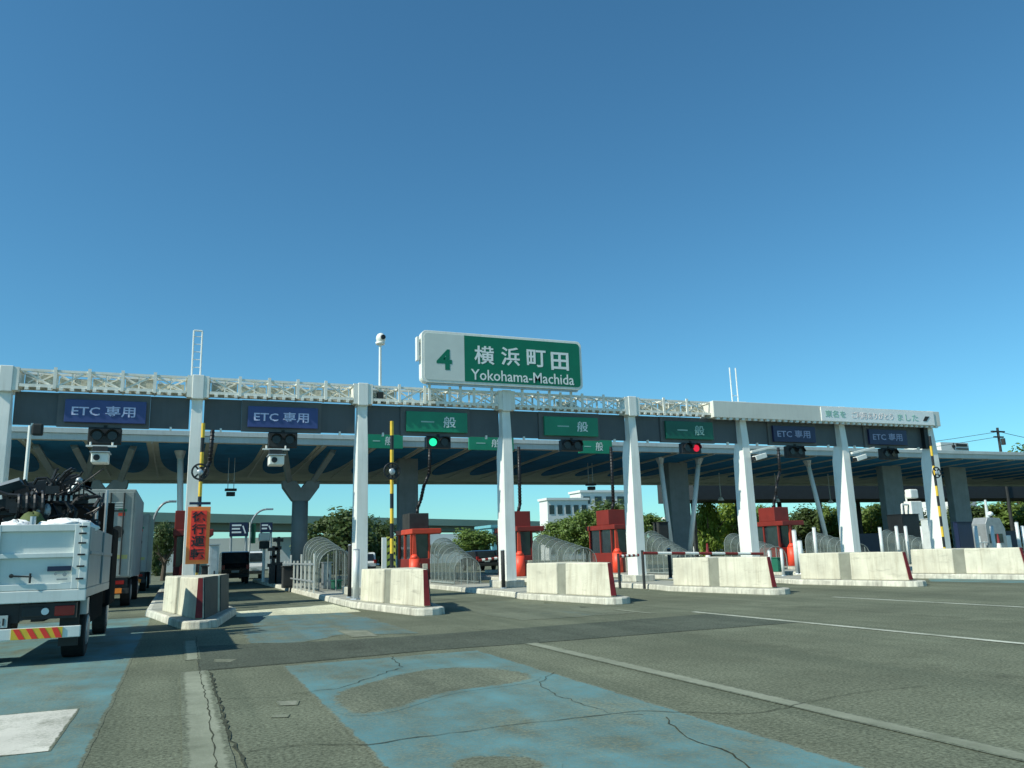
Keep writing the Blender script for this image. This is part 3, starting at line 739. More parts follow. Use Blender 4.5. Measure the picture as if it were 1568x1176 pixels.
def pier(u0, u1, kind, Y=45.5):
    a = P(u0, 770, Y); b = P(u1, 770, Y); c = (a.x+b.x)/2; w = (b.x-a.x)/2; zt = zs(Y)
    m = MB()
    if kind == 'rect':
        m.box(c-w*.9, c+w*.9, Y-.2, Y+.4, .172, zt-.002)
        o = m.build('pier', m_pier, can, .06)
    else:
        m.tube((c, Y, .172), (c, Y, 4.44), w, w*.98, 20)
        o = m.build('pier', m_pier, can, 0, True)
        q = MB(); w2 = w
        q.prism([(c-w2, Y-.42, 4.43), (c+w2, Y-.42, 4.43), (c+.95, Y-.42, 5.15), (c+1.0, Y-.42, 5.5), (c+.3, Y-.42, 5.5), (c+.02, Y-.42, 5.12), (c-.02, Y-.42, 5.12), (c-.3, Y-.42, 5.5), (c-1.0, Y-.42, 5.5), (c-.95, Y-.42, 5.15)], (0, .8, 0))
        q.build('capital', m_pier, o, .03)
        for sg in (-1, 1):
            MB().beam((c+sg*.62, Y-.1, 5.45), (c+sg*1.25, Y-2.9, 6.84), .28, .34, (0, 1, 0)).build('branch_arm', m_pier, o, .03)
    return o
pier(447, 472, 'round'); pier(608, 641, 'rect'); pier(1023, 1056, 'rect'); pier(1352, 1385, 'rect'); pier(1456, 1484, 'rect'); pier(146, 176, 'round'); pier(95, 118, 'round')
def post(u0, v0, u1, v1, Y):
    a = P(u0, v0, Y); b = P(u1, v1, Y); d = (b-a); 
    bot = a+d*((a.z-.175)/(a.z-b.z)); top = a-d*((zs(Y)-.0-a.z)/(a.z-b.z))
    o = MB().tube(bot, top, .15, .15, 10).build('post', m_white, can, 0, True)
    MB().tube(top-(top-bot).normalized()*.45, top, .16, .3, 10).build('post_cap', m_galv, o)
post(1016, 745, 1027, 830, 43.5); post(1066, 745, 1058, 830, 43.5); post(276, 745, 276, 790, 44); post(1247, 750, 1262, 810, 43.5)
post(768, 700, 771, 800, 43); post(1130, 690, 1140, 800, 42.5)

# green signs on the canopy front
for i, (u0, v0, u1, v1, lab) in enumerate([(562, 664, 617, 687, 'green sign on the far canopy left of the lit green signal'), (718, 668, 787, 690, 'green sign on the far canopy partly hidden behind the fourth column'),
                                      (886, 673, 938, 695, 'small green sign on the far canopy right of the unlit black signal')]):
    a = P(u0, v0, 40.7); b = P(u1, v1, 40.7)
    r = thing('canopy_sign', lab, 'sign', (a.x, 40.7, b.z), 'green signs on the rear canopy')
    MB().box(a.x, b.x, 40.7, 40.82, b.z, a.z).build('sign_board', m_gsign, r, .01)
    w = b.x-a.x
    text('lettering', '一', a.x+w*.16, a.x+w*.36, (a.z+b.z)/2-.02, (a.z+b.z)/2+.03, 40.692, m_letgd, r)
    text('lettering', '般', a.x+w*.5, a.x+w*.72, b.z+.16, a.z-.12, 40.692, m_letw, r)
    MB().box(a.x+.2, a.x+.3, 40.825, 41.297, 7.0, 7.1).box(b.x-.3, b.x-.2, 40.825, 41.297, 7.0, 7.1).build('bracket', m_galv, r)
# hanging sensors below the canopy
for (u, v, lab) in [(353, 757, 'small dark sensor hanging below the canopy over the car lane'), (905, 748, 'black sensor cluster hanging below the canopy left of the fifth column')]:
    p = P(u, v, 46); r = thing('hanging_sensor', lab, 'sensor', (p.x, 46, p.z))
    MB().tube((p.x-.15, 46, zs(46)-.06), (p.x-.15, 46, p.z+.3), .02).tube((p.x+.15, 46, zs(46)-.06), (p.x+.15, 46, p.z+.3), .02).build('hanger', m_galv, r)
    MB().box(p.x-.3, p.x+.3, 45.8, 46.2, p.z+.18, p.z+.3).box(p.x-.22, p.x+.22, 45.8, 46.1, p.z-.1, p.z+.12).build('housing', m_black, r, .02)
for (u, v, lab) in [(1104, 764, 'white lamp hanging below the dark rear roof, leftmost'), (1190, 766, 'white lamp hanging under the dark rear roof over the dark red booth'), (1272, 768, 'white lamp hanging under the rear roof left of the seventh column')]:
    p = P(u, v, 50); r = thing('hanging_lamp', lab, 'lamp', (p.x, 50, p.z), 'white lamps below the canopy')
    MB().tube((p.x, 50, zs(50)-.06), (p.x, 50, p.z+.1), .03).build('hanger', m_cyanpost, r)
    MB().tube((p.x, 50, p.z+.14), (p.x, 50, p.z-.12), .1, .24, 14).build('shade', m_white, r, 0, True)

# ------------------------------------------------------------------ toll booths
def booth(k, Y, top, lab, flip=0):
    xg = IX(k); x = xg+(.42 if k in (2, 3, 4) else 0)
    r = thing('toll_booth', lab, 'booth', (xg, Y, .17), 'red toll booths on the islands')
    MB().box(x-.5, x+.5, Y, Y+2.6, .177, 1.2).build('lower_wall', m_dred, r, .02)
    for dx in (-.46, .46):
        for yy in (Y+.05, Y+1.3, Y+2.55): MB().box(x+dx-.05, x+dx+.05, yy-.05, yy+.05, 1.202, 2.42).build('frame_post', m_red if k == 2 else m_dred, r)
    MB().box(x-.44, x+.44, Y+.06, Y+2.5, 1.203, 2.418).build('window', m_winglass, r)
    MB().box(x-.56, x+.98, Y-.45, Y+2.9, 2.422, 2.68).build('roof', m_red if k == 2 else m_dred, r, .03)
    MB().box(x-.52, x+.50, Y+.2, Y+1.6, 2.683, 3.48).build('air_unit', top, r, .02)
    # duct up to the canopy
    pts = [Vector((x+.1, Y+.9, 3.47)), Vector((x+.1, Y+.9, 3.75)), Vector((x+.3, Y+.9, 4.25)), Vector((x+.45, Y+.9, 4.9)), Vector((x+.75, Y+.9, 5.6)), Vector((x+.8, Y+.9, zs(Y+.9)-.05))]
    if k == 3 or k == 4: pts = [Vector((x+.1, Y+.9, 3.47)), Vector((x+.22, Y+.9, 3.9)), Vector((x+.25, Y+.9, zs(Y+.9)-.05))]
    d = MB().path(pts, .085, 10)
    for a, b in zip(pts[:-1], pts[1:]):
        n = int((b-a).length/.16)
        for j in range(n): q = a.lerp(b, j/max(1, n)); d.ring(q, b-a, .085, .025, 10, 5)
    d.build('duct', m_black, r, 0, True)
    x = xg
    # flared nose guard and post
    gy = Y-.55
    MB().tube((x, gy+.17, .177), (x, gy+.17, 1.2), .28, .26, 18).tube((x, gy+.17, 1.201), (x, gy+.17, 1.42), .26, .11, 18).build('nose_guard', m_cush, r, 0, True)
    MB().loft([Vector((x-.10, gy+.12, 1.422)), Vector((x+.10, gy+.12, 1.422)), Vector((x+.10, gy+.22, 1.422)), Vector((x-.10, gy+.22, 1.422))],
              [Vector((x-.06, gy+.16, 2.42)), Vector((x+.06, gy+.16, 2.42)), Vector((x+.06, gy+.24, 2.42)), Vector((x-.06, gy+.24, 2.42))]).build('nose_post', m_red, r)
    MB().box(x+.36, x+.62, gy-.05, gy+.5, .177, .95).build('side_block', m_conc, r, .02)
    return r
booth(0, 36.5, m_dred, 'dark red toll booth behind the orange warning board')
booth(2, 40.5, m_dkgrey, 'red toll booth with a black roof unit behind the second barrier')
booth(3, 39.6, m_dred, 'red toll booth right of the fourth column with a dark red roof unit')
booth(4, 38.9, m_dred, 'red toll booth left of the fifth column')
booth(6, 37.8, m_dred, 'dark red toll booth right of the sixth column behind the steel posts')

# ------------------------------------------------------------------ clear arched stair covers
def stair_cover(k, Y0, L, lab, hn=1.05, hf=2.05, w=.8, dx=0.0):
    x = IX(k)+dx
    r = thing('stair_cover', lab, 'shelter', (x, Y0, .175), 'clear arched stair covers on the islands')
    def arch(t, sc=1.0):
        y = Y0+L*t; h = (hn+(hf-hn)*t)*sc; ww = w*sc; pts = []
        pts.append(Vector((x-ww, y, .177)))
        hs = max(.2, h-ww*.9)
        for j in range(11):
            a = math.pi*(1-j/10); pts.append(Vector((x+ww*math.cos(a), y, .177+hs+ww*.9*math.sin(a))))
        pts.append(Vector((x+ww, y, .177))); return pts
    n = 6
    sk = MB(); rings = [arch(i/n) for i in range(n+1)]; m_ = len(rings[0])
    vs = sum(rings, []); fs = []
    for i in range(n):
        for j in range(m_-1): fs.append([i*m_+j, i*m_+j+1, (i+1)*m_+j+1, (i+1)*m_+j])
    fs.append([n*m_+j for j in range(m_)])
    sk.add(vs, fs); sk.build('clear_shell', m_acryl, r, 0, False)
    rb = MB()
    for i in range(n+1): MB().path(arch(i/n, 1.012), .02, 5).build('rib', m_hoop, r)
    fb = MB()
    for s in (-1, 1): fb.tube((x+s*w*1.02, Y0, .24), (x+s*w*1.02, Y0+L, .24), .035)
    fb.tube((x, Y0-.02, .177), (x, Y0-.02, .177+hn-.04), .028).tube((x-w*.5, Y0-.02, .177), (x-w*.5, Y0-.02, .177+hn-.15), .02).tube((x+w*.5, Y0-.02, .177), (x+w*.5, Y0-.02, .177+hn-.15), .02)
    fb.build('door_frame', m_hoop, r)
    return r
stair_cover(1, 31.4, 4.2, 'rounded clear stair cover left of the third column', 1.5, 2.05, .62, -.1)
stair_cover(2, 32.0, 3.3, 'clear arched stair cover right of the black roofed booth', 1.05, 1.9, .55)
stair_cover(3, 32.0, 4.1, 'clear ribbed stair cover rising behind the third barrier', 1.3, 1.95, .6)
stair_cover(4, 32.2, 2.8, 'clear arched stair cover right of the fifth column', 1.0, 2.0, .6)
stair_cover(5, 32.4, 3.2, 'clear stair cover behind the sixth column', 1.1, 1.8, .6)
stair_cover(6, 32.4, 3.2, 'clear stair cover left of the seventh column', 1.1, 1.8, .6)
stair_cover(7, 32.4, 3.2, 'clear stair cover right of the seventh column', 1.1, 1.8, .6)

# ------------------------------------------------------------------ posts, rails, bars on the islands
def bollard(u, v0, v1, lab, dark=False, rad=.075, base=.176, grp='steel posts on the islands'):
    # foot pixel (u, v1) is on an island top
    z = base; p = G(u, v1, z); t = P(u, v0, p.y)
    r = thing('steel_post', lab, 'post', p, grp)
    MB().tube(p, (p.x, p.y, t.z), rad, rad, 10).build('shaft', m_dkgrey if dark else m_cyanpost, r, 0, True)
    MB().tube((p.x, p.y, t.z+.001), (p.x, p.y, t.z+.03), rad*1.08, rad*.6, 10).build('cap', m_galv, r)
    MB().tube((p.x, p.y, z+.001), (p.x, p.y, z+.03), rad*1.7, rad*1.6, 10).build('foot_plate', m_galv, r)
bollard(545, 842, 918, 'thick galvanised post at the foot of the third column', False, .1)
bollard(535, 835, 915, 'slim dark post just left of the third column', True, .06)
bollard(771, 843, 901, 'dark slim post in front of the fourth column', True, .07)
bollard(980, 836, 890, 'dark slim post in front of the fifth column', True, .07)
bollard(1027, 840, 886, 'dark slim post between the fifth column and the fourth barrier', True, .07)
for u, v0, v1 in [(1181, 843, 882), (1200, 841, 882)]: bollard(u, v0, v1, 'short pale post right of the sixth column', False, .06)
bollard(1222, 812, 879, 'tall pale post left of the fifth barrier', False, .09)
bollard(1229, 828, 879, 'grey post close beside the tall pale post at the fifth barrier', False, .1)
for j, (u, v0) in enumerate([(1246, 808), (1347, 808), (1372, 806), (1386, 806), (1411, 806)]):
    p = P(u, v0, 31+j*.3)
    r = thing('steel_post', ['pale post just left of the seventh column', 'pale post standing alone right of the seventh column', 'pale post, left of the close pair by the black boxes', 'pale post, right of the close pair by the black boxes', 'pale post left of the pale cabinet'][j], 'post', (p.x, p.y, .176), 'steel posts on the islands')
    MB().tube((p.x, p.y, .177), (p.x, p.y, p.z), .085, .085, 10).build('shaft', m_cyanpost, r, 0, True)
    MB().tube((p.x, p.y, p.z+.001), (p.x, p.y, p.z+.03), .09, .05, 10).build('cap', m_galv, r)
for j, (u, v0) in enumerate([(1493, 806), (1518, 806), (1556, 800), (1565, 806)]):
    p = P(u, v0, 29)
    r = thing('steel_post', ['pale post left of the grey machine at the right edge', 'pale post in front of the grey machine at the right edge', 'second post from the right edge', 'post at the right edge of the view'][j], 'post', (p.x, p.y, .176), 'steel posts on the islands')
    MB().tube((p.x, p.y, .177), (p.x, p.y, p.z), .085, .085, 10).build('shaft', m_cyanpost, r, 0, True)
    MB().tube((p.x, p.y, p.z+.001), (p.x, p.y, p.z+.03), .09, .05, 10).build('cap', m_galv, r)
def stripebar(a, b, lab):
    r = thing('lane_bar', lab, 'barrier bar', a, 'red and white lane closing bars')
    n = 9
    for i in range(n):
        MB().tube(a.lerp(b, i/n), a.lerp(b, (i+1)/n), .05, .05, 8).build('white_band' if i % 2 else 'dark_band', m_white if i % 2 else m_dred, r)
    MB().tube((a.x, a.y+.06, .02), (a.x, a.y+.06, a.z+.1), .05).build('support_post', m_dkgrey, r)
stripebar(P(775, 853, 31.5)+Vector((0, 0, 0)), P(733, 858, 31.5), 'short striped lane bar left of the fourth column')
stripebar(P(985, 847, 25), P(1168, 848, 25), 'long striped bar crossing behind the fourth barrier')
stripebar(P(948, 852, 26), P(978, 850, 26), 'striped bar in front of the red guard at the fifth column')
# cabinets and boxes
def cabinet(u0, v0, u1, v1, Y, mat, lab, dep=.6, cat='cabinet', name='roadside_cabinet', zb=.176):
    a = P(u0, v0, Y); b = P(u1, v1, Y); zt = a.z; zb = zb if b.z < 1.0 else b.z
    r = thing(name, lab, cat, ((a.x+b.x)/2, Y, zb))
    o = MB().box(a.x, b.x, Y, Y+dep, zb, zt).build('body', mat, r, .02)
    MB().box(a.x+.05, b.x-.05, Y-.015, Y-.002, zb+.1, zt-.08).build('door', mat, r, .005)
    MB().box(a.x-.03, b.x+.03, Y-.05, Y+dep+.03, zt+.001, zt+.04).build('lid', mat, r)
    MB().box(b.x-.14, b.x-.1, Y-.03, Y-.016, (zb+zt)/2-.06, (zb+zt)/2+.08).build('handle', m_black, r)
    return r
cabinet(434, 868, 450, 905, 36.5, m_dkgrey, 'dark cabinet at the foot of the round branching pier')
cabinet(496, 862, 507, 910, 33.6, m_galv, 'grey cabinet inside the clear stair cover by the third column')
cabinet(511, 890, 523, 912, 32.4, m_greenbox, 'small green box left of the third column')
cabinet(1424, 795, 1442, 838, 31.2, m_cyanpost, 'pale grey cabinet left of the last column')
a = P(1508, 795, 33); b = P(1543, 835, 33); w = b.x-a.x; c = (a.x+b.x)/2
r = thing('toll_machine', 'grey toll machine with a sloping top and pale post at the right edge', 'machine', (c, 33, .176))
MB().prism([(a.x, 33, .177), (b.x, 33, .177), (b.x, 33, a.z-.55), (b.x-w*.2, 33, a.z+.05), (a.x+w*.15, 33, a.z+.1), (a.x, 33, a.z-.25)], (0, .9, 0)).build('body', m_grey, r, .03)
MB().box(a.x+.15, b.x-.3, 32.98, 32.998, 1.1, 1.6).build('screen', m_winglass, r)
MB().box(b.x+.02, b.x+.5, 33.1, 33.5, .177, 1.5).build('side_box', m_cyanpost, r, .03)
MB().tube((c, 33.4, a.z+.05), (c, 33.4, a.z+1.1), .1, .06).build('post', m_cyanpost, r); MB().blob((c+.1, 33.3, a.z+.3), (.16, .16, .14), 4).build('lamp', m_letw, r, 0, True)
for q in range(3): MB().tube((a.x-.9+.3*q, 33, .177), (a.x-.9+.3*q, 33, 1.2+.3*(q % 2)), .035).build('rail_post', m_cyanpost, r)
MB().tube((a.x-.95, 33, 1.15), (a.x-.05, 33, 1.15), .03).build('hand_rail', m_cyanpost, r)
cabinet(1008, 800, 1026, 845, 40, m_dkgrey, 'dark cabinet left of the wide pier by the fifth column')
cabinet(1190, 855, 1202, 884, 30, m_greenbox, 'small green box between short pale posts')
cabinet(321, 835, 334, 885, 27.0, m_galv, 'galvanised panel right of the orange warning board', .3)
cabinet(309, 868, 318, 884, 26.0, m_black, 'small black box under the orange warning board', .3)
cabinet(1380, 788, 1412, 830, 40, m_black, 'black equipment box under a white hood left of the last column', 1.2)
cabinet(1465, 800, 1498, 838, 37, m_navy, 'dark navy panel right of the last column', .3)
p = P(1396, 770, 40.5)
r = thing('hooded_machine', 'white hooded toll machine above the black box by the last column', 'machine', (p.x, 40.5, .2))
MB().box(p.x-.3, p.x+.7, 40.3, 40.9, p.z-1.2, p.z+.1).build('hood', m_white, r, .05)
MB().tube((p.x, 40.9, .2), (p.x, 40.9, p.z+.6), .06).build('pole', m_white, r)
MB().box(p.x-.1, p.x+.6, 40.4, 40.9, p.z+.3, p.z+.9).build('lamp_head', m_white, r, .08)
MB().tube((p.x-.9, 40.5, p.z-.1), (p.x-.1, 40.5, p.z-.1), .07).tube((p.x-.9, 40.5, p.z-.1), (p.x-1.0, 40.5, p.z-1.5), .07).build('arm', m_white, r)
for (u, v, Y, lab) in [(1083, 838, 27, 'red and white traffic cone behind the fourth barrier'), (1528, 822, 30, 'red and white traffic cone near the grey toll machine')]:
    p = P(u, v, Y); r = thing('traffic_cone', lab, 'cone', (p.x, Y, .176), 'traffic cones on the islands'); t = p.z+.15
    MB().box(p.x-.2, p.x+.2, Y-.2, Y+.2, .177, .22).build('base', m_black, r); MB().tube((p.x, Y, .221), (p.x, Y, t), .16, .03, 14).build('cone_body', m_stripe, r, 0, True)
    MB().tube((p.x, Y, t*.55), (p.x, Y, t*.7), .118, .09, 14).build('white_collar', m_white, r)
# island fence left of column 3
r = thing('guard_rail', 'cream and steel guard rail along the island left of the third column', 'railing', (IX(1)-1, 31, .17))
pm = MB(); rm = MB()
for i in range(9):
    y = 30.2+i*1.1; MB().box(IX(1)-1.12, IX(1)-1.06, y, y+.06, .177, 1.3+.25*(i % 3 == 0)).build('fence_post', m_truss, r)
for z in (.55, 1.15): MB().box(IX(1)-1.15, IX(1)-1.125, 30.2, 39.4, z, z+.06).build('rail', m_galv, r)

# ------------------------------------------------------------------ vehicles
def wheel(parent, x, y, rad, w, side=1):
    t = MB().tube((x-w/2, y, rad), (x+w/2, y, rad), rad, rad, 24).build('wheel', m_tyre, parent, .03)
    MB().tube((x+side*(w/2+.002), y, rad), (x+side*(w/2+.02), y, rad), rad*.58, rad*.5, 16).build('rim', m_grey, t)
TX0, TX1, TY = -3.28, -1.24, 13.9
tr = thing('crane_truck', 'white flatbed truck with a folded crane and tangled gear, seen from behind at left', 'truck', ((TX0+TX1)/2, TY, 0))
bed = MB().box(TX0, TX1, TY+.02, TY+4.4, .92, 1.06).build('bed_floor', m_tshade, tr, .01)
MB().box(TX0, TX1, TY-.03, TY+.018, .88, 1.05).build('rear_sill', m_tw, tr, .012)
# tailgate with recessed panels
gate = MB()
gz0, gz1 = 1.055, 2.0; t0, t1 = TY-.02, TY+.05
gate.box(TX0+.02, TX1-.02, t1-.02, t1, gz0, gz1)
gate.box(TX0+.02, TX1-.12, t0, t1-.021, gz1-.1, gz1).box(TX0+.02, TX1-.12, t0, t1-.021, gz0, gz0+.09).box(TX0+.02, TX1-.12, t0, t1-.021, gz0+.46, gz0+.53)
for x in (TX0+.08, TX1-1.25, TX1-.21): gate.box(x, x+.09, t0-.003, t1-.0215, gz0+.001, gz1-.001)
gt = gate.build('tailgate', m_tw, tr, .008)
MB().box(TX1-.118, TX1-.01, TY-.035, TY+.05, 1.052, 2.03).build('corner_post', m_tw, tr, .01)
MB().box(TX0-.01, TX0+.018, TY-.035, TY+.05, 1.052, 2.03).build('corner_post', m_tw, tr, .01)
hin = MB()
for z in (1.2, 1.38, 1.55, 1.72, 1.86, 1.96): hin.box(TX1-.15, TX1-.05, TY-.05, TY-.036, z-.012, z+.012)
for z in (1.62, 1.35): hin.blob((TX1-1.22, TY-.05, z+.12), (.05, .03, .05), 5)
hin.build('hinge', m_black, gt)
lt = MB().tube((TX1-.98, TY-.05, 1.27), (TX1-.98, TY-.02, 1.27), .03).tube((TX1-1.0, TY-.045, 1.27), (TX1-.72, TY-.045, 1.25), .012).tube((TX1-.74, TY-.045, 1.3), (TX1-.74, TY-.045, 1.16), .015)
lt.build('latch', m_dkgrey, gt)
MB().box(TX1-.53, TX1-.22, TY-.035, TY-.021, 1.32, 1.39).build('nameplate', m_navy, gt)
MB().tube((TX1-.3, TY-.03, 1.27), (TX1-.3, TY-.024, 1.27), .03).tube((TX1-.42, TY-.03, 1.28), (TX1-.42, TY-.024, 1.28), .022).box(TX1-.4, TX1-.26, TY-.03, TY-.024, 1.19, 1.21).build('sticker', m_grey, gt)
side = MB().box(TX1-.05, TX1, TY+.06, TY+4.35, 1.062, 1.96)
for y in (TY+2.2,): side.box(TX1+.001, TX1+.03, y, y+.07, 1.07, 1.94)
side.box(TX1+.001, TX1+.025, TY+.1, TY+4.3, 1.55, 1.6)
side.build('side_gate', m_tshade, tr, .006)
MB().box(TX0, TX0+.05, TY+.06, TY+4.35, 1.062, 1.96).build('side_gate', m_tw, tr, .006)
MB().box(TX0, TX1, TY+4.4, TY+4.48, .95, 2.6).build('headboard', m_matte, tr)
MB().box(TX0+.1, TX1-.02, TY+5.0, TY+6.6, .55, 2.15).build('cab', m_matte, tr, .08)
MB().box(TX0+.55, TX0+.72, TY+.2, TY+6.4, .6, .86).box(TX1-.72, TX1-.55, TY+.2, TY+6.4, .6, .86).build('chassis_rail', m_black, tr)
lb = MB().box(TX1-.85, TX1-.12, TY+.05, TY+.2, .64, .86).box(TX0+.12, TX0+.85, TY+.05, TY+.2, .64, .86).box(TX0+.86, TX1-.86, TY+.1, TY+.2, .6, .87)
lbo = lb.build('lamp_bar', m_black, tr)
MB().box(TX1-.40, TX1-.14, TY+.02, TY+.048, .68, .82).build('tail_lamp', m_tail, tr, .01)
MB().box(TX1-.82, TX1-.55, TY+.02, TY+.048, .68, .82).build('tail_lamp', m_dkgrey, tr, .01)
MB().tube((TX1-.52, TY+.045, .75), (TX1-.52, TY+.01, .75), .05, .05, 14).build('reversing_lamp', m_letw, tr)
pl_ = MB().box(TX1-1.36, TX1-.98, TY+.0, TY+.02, .55, .72).build('number_plate', m_plate, tr)
text('plate_lettering', '8-21', TX1-1.30, TX1-1.02, .58, .68, TY-.003, m_dkgrey, pl_, .02, .003)
bp = MB().box(TX0+.1, TX1-.04, TY-.02, TY+.06, .37, .53).build('bumper', m_tw, tr, .01)
mk = MB(); rd = MB()
mx0, mx1 = TX1-.92, TX1-.27
MB().box(mx0, mx1, TY-.032, TY-.0215, .375, .525).build('marker_board', m_yel, bp)
st = (mx1-mx0)/4
for i in range(4):
    xa = mx0+i*st+.02
    rd.prism([(xa+.0, TY-.0335, .522), (xa+.075, TY-.0335, .522), (min(mx1, xa+.16), TY-.0335, .378), (min(mx1-.08, xa+.085), TY-.0335, .378)], (0, -.003, 0))
rd.build('marker_stripe', m_banred, bp)
MB().box(TX1-.36, TX1-.1, TY+.35, TY+.38, .22, .85).box(TX0+.1, TX0+.36, TY+.35, TY+.38, .22, .85).build('mud_flap', m_black, tr)
for (x, s) in ((TX1-.2, 1), (TX0+.2, -1)):
    wheel(tr, x, TY+1.0, .40, .32, s); wheel(tr, x, TY+5.5, .40, .24, s)
MB().box(TX1-.32, TX1-.08, TY+1.7, TY+4.2, .45, .9).build('side_guard', m_matte, tr)
MB().box(TX1-.12, TX1-.02, TY+.5, TY+.8, .66, .9).build('side_box', m_galv, tr)
# crane and gear
rr = random.Random(5)
cb = MB(); cxm = TX1-1.15
cb.box(cxm-.45, cxm+.35, TY+3.6, TY+4.2, 1.0, 2.45).tube((cxm-.15, TY+3.9, 2.4), (cxm-.15, TY+3.9, 2.95), .17, .15, 12)
cb.beam((TX0+.2, TY+3.7, 2.72), (cxm+.55, TY+3.7, 2.98), .22, .26).beam((TX0+.1, TY+3.45, 2.5), (cxm+.75, TY+3.55, 2.62), .18, .2).beam((cxm-.6, TY+3.6, 2.2), (cxm+.6, TY+3.4, 2.85), .12, .14)
cr_o = cb.build('crane', m_black, tr, .015)
hz = MB()
for i in range(46):
    a = Vector((rr.uniform(TX0+.4, TX1-.35), TY+rr.uniform(2.7, 3.9), rr.uniform(2.15, 2.95))); pts = [a]
    d = Vector((rr.uniform(-1, 1), rr.uniform(-.3, .3), rr.uniform(-.3, .5)))*.2
    for j in range(rr.randint(3, 7)):
        pts.append(pts[-1]+d); d = d*.8+Vector((rr.uniform(-.12, .12), rr.uniform(-.05, .05), rr.uniform(-.14, .10)))
        pts[-1].z = min(max(pts[-1].z, 2.0), 3.12); pts[-1].x = min(max(pts[-1].x, TX0+.2), TX1-.12)
    MB().path(pts, rr.choice((.012, .018, .026, .035)), 6).build('hose', m_black, tr)
for i in range(9):
    x = cxm+.1+i*.075; hz.tube((x, TY+3.2, 2.62), (x, TY+3.1, 2.86+.05*math.sin(i)), .012); hz.blob((x, TY+3.1, 2.88+.05*math.sin(i)), (.024, .024, .024), i, 8, 5)
for i in range(14):
    c = Vector((rr.uniform(TX0+.4, TX1-.4), TY+rr.uniform(2.8, 3.8), rr.uniform(2.1, 2.75))); e = rr.uniform(.06, .17)
    hz.box(c.x-e, c.x+e, c.y-e, c.y+e, c.z-e*.7, c.z+e*.7)
for i in range(4): hz.ring((cxm-.3+i*.12, TY+2.9, 2.45), (1, .25, 0), .2+.02*i, .03)
hz.build('hose_bundle', m_black, cr_o)
for i in range(7):
    x = cxm-.05+.09*i; MB().box(x, x+.035, TY+3.15, TY+3.17, 2.56, 2.66).build('control_lever', m_galv, cr_o)
MB().blob((cxm+.62, TY+3.1, 2.93), (.06, .06, .06), 2).build('knob', m_galv, cr_o, 0, True); MB().tube((cxm+.45, TY+3.1, 2.7), (cxm+.62, TY+3.1, 2.93), .03).build('knob_rod', m_galv, cr_o)
MB().blob((cxm+.15, TY+3.0, 2.38), (.06, .05, .12), 9).build('valve', m_galv, cr_o); MB().blob((cxm+.0, TY+3.0, 2.36), (.05, .05, .1), 8).build('valve', m_galv, cr_o)
MB().beam((cxm-.85, TY+3.3, 2.72), (cxm-.3, TY+3.2, 2.9), .3, .06, (0, .4, 1)).build('outrigger_panel', M('blue_grey_paint', (.07, .13, .18), .4), cr_o)
# side mirror, thin poles at the bed front corner
MB().tube((TX1-.14, TY+4.3, 1.9), (TX1-.14, TY+4.3, 2.85), .03).tube((TX1-.3, TY+4.3, 1.9), (TX1-.3, TY+4.3, 2.7), .03).build('stake_pole', m_galv, tr)
# white sheets lying on the load
for c, d, sd, lab in [((TX1-.42, TY+.75, 1.96), (.42, .35, .15), 11, 'crumpled white sheet on the truck bed at the right corner'), ((TX1-1.1, TY+.8, 1.95), (.26, .3, .15), 12, 'crumpled white sheet on the truck bed left of the pale stake')]:
    m = MB().blob(c, d, sd, 30, 16, .34); o = m.build('white_sheet', m_sheet, None, 0, True); tag(o, lab, 'sheet', 'white sheets on the truck load')
ld = MB().box(TX0+.2, TX1-.2, TY+.35, TY+2.4, 1.063, 1.88)
o = ld.build('cargo_crate', m_dkgrey, None, .03); tag(o, 'dark cargo stacked on the truck bed behind the tailgate', 'cargo')
m = MB().blob((TX1-1.0, TY+1.5, 2.06), (.2, .2, .2), 21, 20, 10, .3).build('green_bag', M('olive_cloth', (.08, .11, .03), .8, 0, .2, 6), None, 0, True); tag(m, 'olive green bag on the truck load below the crane', 'bag')
m = MB().tube((TX1-.86, TY+.6, 1.88), (TX1-.86, TY+.6, 2.15), .045, .04, 10).build('load_stake', m_galv, None); tag(m, 'short pale stake between the two white sheets on the truck', 'stake')

# box truck ahead
BX0, BX1, BY = -3.6, -1.40, 30.0
bt = thing('box_truck', 'grey box truck queuing ahead of the crane truck', 'truck', ((BX0+BX1)/2, BY, 0))
MB().box(BX0, BX1, BY+.03, BY+6.6, .95, 3.82).build('cargo_box', m_alum, bt, .03)
dr = MB().box(BX0+.06, (BX0+BX1)/2-.01, BY-.01, BY+.028, 1.0, 3.72).box((BX0+BX1)/2+.01, BX1-.06, BY-.01, BY+.028, 1.0, 3.72).build('rear_door', m_alum, bt, .01)
dm = MB()
for x in (BX1-.35, BX1-.75): dm.tube((x, BY-.03, 1.05), (x, BY-.03, 3.7), .022)
dm.box(BX1-.95, BX1-.3, BY-.03, BY-.012, 3.08, 3.13).build('lock_rod', m_dkgrey, dr)
lv = MB()
for z in (3.2, 3.28, 3.36): lv.box(BX1-.75, BX1-.35, BY-.025, BY-.012, z, z+.03)
lv.build('vent', m_cyanpost, dr)
MB().tube((BX1-.5, BY-.012, 2.42), (BX1-.5, BY-.03, 2.42), .2, .2, 18).build('round_emblem', m_dkgrey, dr)
MB().box(BX1-.85, BX1-.15, BY-.02, BY-.011, 1.55, 1.68).build('yellow_sticker', M('dull_yellow', (.42, .42, .16), .6), dr)
MB().box(BX1-.5, BX1-.3, BY-.02, BY-.011, 2.94, 3.05).build('red_sticker', m_red, dr); MB().box(BX1-.5, BX1-.25, BY-.02, BY-.011, 3.08, 3.16).build('green_sticker', m_gsign, dr)
MB().box(BX0+.1, BX1-.05, BY-.08, BY+.1, .45, .62).build('bumper', m_dkgrey, bt)
